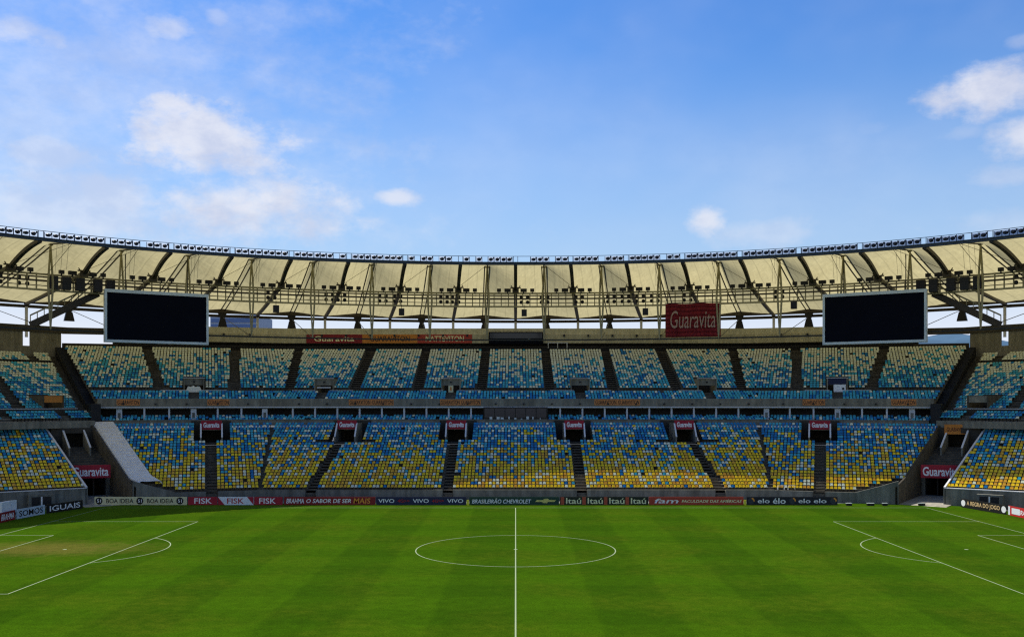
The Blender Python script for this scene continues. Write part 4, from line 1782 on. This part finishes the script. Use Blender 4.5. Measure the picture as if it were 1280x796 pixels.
lettering(t, 'Guaravita', 0, -.20, .15, 7.4, 2.9, mat('pale_script', (.50, .36, .27), .8, .08, 2, trans=.3), .12, 0)
b = MB()
b.bar((-W - .1, 0, H + .12), (W + .1, 0, H + .12), .12, .14)
link('rod', b.mesh('rod', DSTEEL), t, (0, 0, 0))

# ---------------------------------------------------------------- hoardings round the pitch
HY = 37.1
DH = 87.5 + HY


def hoard(x0, x1, m, label, texts, extra=None):
    a, b_ = px_x(x0, DH), px_x(x1, DH)
    w = b_ - a - .04
    tx = []
    for tt in texts:
        txt, p, q, h, tm = tt[:5]
        xa, xb = px_x(p, DH) - (a + b_) / 2, px_x(q, DH) - (a + b_) / 2
        tx.append((txt, (xa + xb) / 2, tt[6] if len(tt) > 6 else 0, xb - xa, h, tm, tt[5] if len(tt) > 5 else 0))
    ex = (lambda t, y: extra(t, y, lambda p: px_x(p, DH) - (a + b_) / 2)) if extra else None
    return board('hoarding', label, 'hoarding', ((a + b_) / 2, HY, .56), 0, w, 1.06, m, tx, 'advertising boards along the far touchline', .08, ex, True)


def disc(t, y, x, z, r, m, name='roundel'):
    b = MB()
    b.poly([(x + r * math.cos(2 * PI * i / 20), y, z + r * math.sin(2 * PI * i / 20)) for i in range(20)])
    return link(name, b.mesh(name, m), t, (0, 0, 0))


def ex51(t, y, X):
    for p in (124, 175, 225):
        disc(t, y, X(p), 0, .46, TXTB)
        lettering(t, '51', X(p), y - .012, 0, .5, .42, TXTW)


hoard(118, 234, CREAM, 'long cream board with black roundels and black lettering at the left end', [('BOA IDEIA', 133, 167, .58, TXTB), ('BOA IDEIA', 184, 217, .58, TXTB)], ex51)
hoard(235, 271.8, RED, 'red board with white lettering next to the cream board', [('FISK', 243, 265, .72, TXTW)])


def exf(t, y, X):
    for s in (-1, 1):
        b = MB()
        x = s * 3.0
        b.poly([(X(272.5), y + .002, -.53), (X(281), y + .002, -.53), (X(272.5), y + .002, .53)] if s < 0 else [(X(317), y + .002, .53), (X(317), y + .002, -.53 + .001), (X(309), y + .002, .53)])
        link('stripe', b.mesh('stripe', RED), t, (0, 0, 0))


hoard(272.2, 317.4, SIGNW, 'white board with red corners and red lettering between two red boards', [('FISK', 284, 305, .72, TXTR)], exf)
hoard(317.8, 353.5, RED, 'red board with white lettering right of the white one', [('FISK', 324, 345, .72, TXTW)])
hoard(355, 469.5, DRED, 'long dark red board with white and orange lettering', [('BRAHMA', 358, 380, .62, TXTW, .2), ('O SABOR DE SER', 383, 439, .52, TXTW, .2), ('MAIS', 442, 463, .72, TXTO, .1)])
hoard(470, 583, NAVY, 'navy board with white lettering repeated three times', [('VIVO', 473, 493, .5, TXTW), ('4G>>', 497, 512, .4, TXTR), ('VIVO', 516, 536, .5, TXTW), ('4G>>', 540, 555, .4, TXTR), ('VIVO', 559, 579, .5, TXTW)])


def exc(t, y, X):
    for (x0, x1, z0, z1) in ((668, 694, -.12, .12), (677, 685, -.28, .28)):
        b = MB()
        b.poly([(X(x0) + .1, y - z0 * .001, z0), (X(x1) - .1, y - z0 * .001, z0), (X(x1) + .1, y - z0 * .001, z1), (X(x0) + .3, y - z0 * .001, z1)])
        link('emblem', b.mesh('emblem', GOLD), t, (0, -.003 * (x1 - x0 < 12), 0))


hoard(586.5, 699, GREENS, 'dark green board with white lettering and a gold emblem at the centre', [('BRASILEIR\u00c3O CHEVROLET', 590, 664, .66, TXTW, .2)], exc)


def exi(t, y, X):
    for p in (703, 730, 757, 784):
        b = MB()
        b.box(X(p - 2.2), X(p + 2.2), y - .01, y + .01, -.5, .5)
        link('stripe', b.mesh('stripe', mat('red_orange_paint', (.42, .08, .04), .6)), t, (0, 0, 0))


hoard(699.5, 810.5, mat('black_green_sign', (.012, .018, .012), .6), 'black board with orange bars and pale yellow lettering repeated four times',
      [('Ita\u00fa', p, p + 19, .76, TXTY) for p in (707.5, 734.5, 761.5, 788.5)], exi)
hoard(811, 929.5, BRICKR, 'long brick red board with white lettering', [('fam', 818, 848, .62, TXTW, .2), ('FACULDADE DAS AM\u00c9RICAS', 852, 927, .46, TXTY, .2)])


def exe(t, y, X):
    for p in (939, 990.5, 1041.5):
        disc(t, y, X(p), 0, .44, mat('dark_grey_roundel', (.03, .035, .05), .5))
        b = MB()
        r0, r1 = .26, .44
        for i in range(8):
            a0, a1 = PI * (-.05 + .5 * i / 8), PI * (-.05 + .5 * (i + 1) / 8)
            b.poly([(X(p) + r * math.cos(a), y - .01, r * math.sin(a)) for r, a in ((r0, a0), (r1, a0), (r1, a1), (r0, a1))])
        link('arc', b.mesh('arc', TXTO), t, (0, 0, 0))


hoard(933, 1047, mat('black_blue_sign', (.010, .012, .022), .6), 'black board with pale lettering and roundels at the right end',
      [('elo', 947, 962, .58, TXTW), ('\u00e9lo', 966, 982, .74, TXTW), ('elo', 998, 1013, .58, TXTW), ('elo', 1017, 1033, .58, TXTW)], exe)
for p, wd in ((584.7, 'left of the dark green board'), (931.3, 'left of the black board with roundels')):
    t = thing('marker_post', 'small yellow marker standing between hoardings, %s' % wd, 'marker post', (px_x(p, DH - .3), HY - .3, 0))
    b = MB()
    b.box(-.16, .16, -.04, .04, .12, .72)
    b.box(-.03, .03, -.03, .03, 0, .12)
    b.box(-.12, .12, -.1, .1, .001, .03)
    link('paddle', b.mesh('paddle', YEL), t, (0, 0, 0))


def end_board(A, B, h, m, label, text, tm, group, shear=0, wfrac=.85, hfrac=.62, extra=None):
    A, B = Vector((*A, 0)), Vector((*B, 0))
    d = B - A
    return board('hoarding', label, 'hoarding', (A + B) / 2 + Vector((0, 0, h / 2 + .03)), math.atan2(d.y, d.x), d.length, h, m, [(text, 0, 0, d.length * wfrac, h * hfrac, tm, shear)], group, .08, extra, True)


GL, GRT = 'advertising boards at the left corner', 'advertising boards at the right corner'
end_board((-56.8, 27.6), (-55.0, 33.2), 1.06, TXTB, 'black board with white lettering at the left corner', 'IGUAIS', TXTW, GL)
end_board((-57.6, 22.2), (-56.9, 27.3), 1.1, mat('pale_blue_sign', (.42, .52, .58), .6), 'pale blue board with black lettering at the left corner', 'SOMOS', TXTB, GL)
end_board((-57.6, 18.6), (-57.65, 21.9), 1.1, DRED, 'dark red board with white lettering at the left edge', 'BRAHMA', TXTW, GL, .2)


def exr(t, y):
    for x in (-3.7, 3.7):
        disc(t, y, x, 0, .4, TXTW)


end_board((57.3, 34.6), (58.9, 26.6), 1.12, TXTB, 'black board with orange lettering and white discs at the right corner', 'A REGRA DO JOGO', mat('pale_orange_lettering', (.75, .52, .25), .6), GRT, 0, .74, .6, exr)


def exw(t, y):
    b = MB()
    b.box(-2.9, -1.2, y - .004, y + .004, -.34, .36)
    b.box(-3.62, -3.25, y - .004, y + .004, -.5, .5)
    link('white_panel', b.mesh('white_panel', SIGNW), t, (0, 0, 0))


end_board((59.0, 26.2), (59.3, 19.0), 1.12, mat('bright_red_sign', (.50, .02, .02), .6), 'bright red board with a white panel at the right edge', 'BRAHMA', TXTW, GRT, .2, .4, .5, exw)

# dugout-like shelter at the left edge, cabinets by the corners
t = thing('shelter', 'small white canopy shelter at the left edge of the pitch', 'shelter', (-59.6, 21.2, 0))
b = MB()
pr = [(0, 0), (0, 1.5), (.5, 2.05), (1.7, 2.2), (1.7, 0)]
for x0, x1 in ((-1.6, 1.6),):
    A = [(y, x0, z) for y, z in pr]
    Bq = [(y, x1, z) for y, z in pr]
    for i in range(1, 4):
        b.poly([A[i], A[i + 1], Bq[i + 1], Bq[i]]) if i < 4 else None
    b.poly(A)
    b.poly(list(reversed(Bq)))
link('canopy', b.mesh('canopy', SIGNW), t, (0, 0, 0))
b = MB()
b.box(.3, 1.5, -1.4, 1.4, .001, .45)
link('bench', b.mesh('bench', BLACK), t, (0, 0, 0))
for side in (-1, 1):
    wd = 'left' if side < 0 else 'right'
    P, rz = LO2.frame(7.2, .9, 0, side)
    t = thing('cabinet', 'grey equipment cabinet with dark doors against the %s corner wall' % wd, 'cabinet', P, rz)
    b = MB()
    b.box(-1.5, 1.5, -.5, .35, 0, 1.75)
    link('casing', b.mesh('casing', WALLC), t, (0, 0, 0))
    for x in (-1.15, .15):
        b = MB()
        b.box(x, x + .95, -.54, -.504, .35, 1.5)
        link('door', b.mesh('door', BLACK), t, (0, 0, 0))
    b = MB()
    b.box(-.08, .06, -.56, -.504, .35, 1.5)
    link('post', b.mesh('post', WHITE), t, (0, 0, 0))

# small things lying along the right of the far touchline
for px, w, wd in ((1061, .7, 'next to the last hoarding'), (1088, .9, 'below the rising wall'), (1106, .6, 'below the high end of the wall'), (1152, .8, 'at the foot of the tunnel ramp')):
    D_ = DH - .6
    t = thing('equipment_box', 'small dark equipment box on the grass edge, %s' % wd, 'equipment box', (px_x(px, D_), D_ - 87.5, 0))
    b = MB()
    b.box(-w / 2, w / 2, -.2, .2, .03, .3)
    link('case', b.mesh('case', BLACK), t, (0, 0, 0))
    b = MB()
    b.box(-w / 2 - .03, w / 2 + .03, -.22, .22, .302, .35)
    link('lid', b.mesh('lid', GREYM), t, (0, 0, 0))
for px, wd in ((977, 'left'), (990, 'right')):
    t = thing('frame_stand', 'small white tubular frame on the front wall, %s of a pair' % wd, 'frame', (px_x(px, 130), 42.65, 1.49), 0, 'white frames on the front wall')
    b = MB()
    for x in (-.45, .45):
        b.bar((x, 0, 0), (x, 0, .55), .06, .06)
        b.bar((x, 0, .52), (x, .4, 0), .05, .05)
    b.bar((-.5, 0, .57), (.5, 0, .57), .06, .06)
    link('tubing', b.mesh('tubing', WHITE), t, (0, 0, 0))

# loose things seen in the upper stairwells
P, rz = UP1.frame(12.0, 4.6, 15.02, -1)
t = thing('dust_sheet', 'cream dust sheet draped over boxes in an upper stairwell below the left screen', 'dust sheet', P, rz)
m = MB()
pts = []
for i in range(9):
    r_ = []
    for j in range(6):
        x = -1.2 + 2.4 * i / 8
        y = -.35 + .7 * j / 5
        h = .85 + .25 * math.sin(i * 1.3) * math.cos(j) if 0 < i < 8 and 0 < j < 5 else .02
        r_.append((x * (1 if h > .1 else 1.1), y, max(.02, h)))
    pts.append(r_)
for i in range(8):
    for j in range(5):
        m.poly([pts[i][j], pts[i + 1][j], pts[i + 1][j + 1], pts[i][j + 1]])
link('cloth', m.mesh('cloth', mat('cream_cloth', (.80, .77, .62), .8, .06, 1)), t, (0, 0, 0))
P, rz = UP1.frame(12.0, 4.55, 15.02, 1)
t = thing('notice_board', 'white panel leaning in an upper stairwell below the right screen', 'panel', P, rz)
b = MB()
b.box(-.55, 1.3, -.05, .02, .05, 1.25)
link('board_panel', b.mesh('board_panel', WHITE), t, (0, 0, 0))
b = MB()
b.box(.75, 1.05, -.08, -.054, .4, .75)
link('emblem', b.mesh('emblem', BLACK), t, (0, 0, 0))
P, rz = UP1.frame(12.0, 4.88, 16.75, 1)
t = thing('entrance_sign', 'navy sign over an upper stairwell below the right screen', 'sign', P, rz)
b = MB()
b.box(-1.38, 1.38, -.05, .05, -.5, .52)
link('sign_panel', b.mesh('sign_panel', NAVY), t, (0, 0, 0))
P, rz = UP0.frame(-10.7, 4.6, 15.02, 1)
t = thing('roller_banner', 'narrow cream banner stand in the upper stairwell left of the middle', 'banner stand', P, rz)
b = MB()
b.box(-.4, .4, -.04, .04, .05, 1.15)
b.box(-.42, .42, -.1, .1, 0, .05)
link('print', b.mesh('print', CREAM), t, (0, 0, 0))
b = MB()
b.box(-.12, .12, -.05, -.042, .3, .9)
link('stripe', b.mesh('stripe', ORANGE), t, (0, 0, 0))
P, rz = UP0.frame(-31.7, 4.75, 15.02, 1)
t = thing('trestle_table', 'pale table across the upper stairwell below the red parapet banner', 'table', P, rz)
b = MB()
b.box(-1.1, 1.1, -.25, .25, .72, .9)
link('table_top', b.mesh('table_top', PALEC), t, (0, 0, 0))
for x in (-1, 1):
    b = MB()
    b.box(x - .05, x + .05, -.2, .2, 0, .72)
    link('leg', b.mesh('leg', DSTEEL), t, (0, 0, 0))

# ---------------------------------------------------------------- beyond the stadium
t = thing('office_building', 'distant building with blue glass bands seen under the roof beside the left screen', 'building', (-190, 560, 0))
b = MB()
b.box(-18, 14, 0, 40, 0, 72)
link('wall', b.mesh('wall', mat('far_white_wall', (.5, .52, .55), .7)), t, (0, 0, 0))
for k in range(13):
    b = MB()
    b.box(-17.5, 13.5, -.6, -.01, 20 + k * 3.9, 22.6 + k * 3.9)
    link('window', b.mesh('window', mat('blue_glass', (.05, .14, .32), .2, .1, .1, spec=.6)), t, (0, 0, 0))
m = MB()
hp = []
for i in range(61):
    x = -2600 + 5200 * i / 60
    h = 95 + 50 * noise.noise(Vector((x * .0016, 2.3, 0))) + 26 * noise.noise(Vector((x * .006, 7, 0)))
    h += 120 * smooth(820, 1100, x)
    hp.append((x, h))
for j in range(6):
    for (xa, ha), (xb, hb) in zip(hp, hp[1:]):
        f0, f1 = j / 6, (j + 1) / 6
        e0, e1 = math.sin(f0 * PI / 2), math.sin(f1 * PI / 2)
        m.poly([(xa, 2300 + 700 * f0, ha * e0 - 2), (xb, 2300 + 700 * f0, hb * e0 - 2), (xb, 2300 + 700 * f1, hb * e1 - 2), (xa, 2300 + 700 * f1, ha * e1 - 2)])
tag(m.build('hills', mat('hazy_hills', (.05, .11, .17), .9, .3, .004), None, True), 'distant wooded hills beyond the stadium', None, kind='structure')  # blue of the air haze is mixed into the hill colour

# ---------------------------------------------------------------- labels of the single front-row seats
BOARD_OF = [(-1e3, -43.0, 'the long cream board'), (-43.0, -30.6, 'the red and white boards'), (-30.6, -18.6, 'the long dark red board'),
            (-18.6, -6.2, 'the navy board'), (-6.2, 5.8, 'the dark green board'), (5.8, 17.5, 'the black board with orange bars'),
            (17.5, 30.2, 'the brick red board'), (30.2, 46, 'the black board with roundels')]
for o, colour, (sec, u, side) in front_seats:
    x = o.location.x
    if sec is LO2:
        w = '%s plastic seat in the front row of the %s corner block beyond the tunnel' % (colour, 'left' if side < 0 else 'right')
    else:
        xx = x * DH / (87.5 + o.location.y)
        for a, b_, nm in BOARD_OF:
            if a <= xx < b_:
                w = '%s plastic seat in the front row above %s' % (colour, nm)
                break
    tag(o, w, 'seat', 'seats in the front row of the lower stand')
print('seats single', len(front_seats), 'mass faces', len(mass.f), 'objects', len(bpy.data.objects))
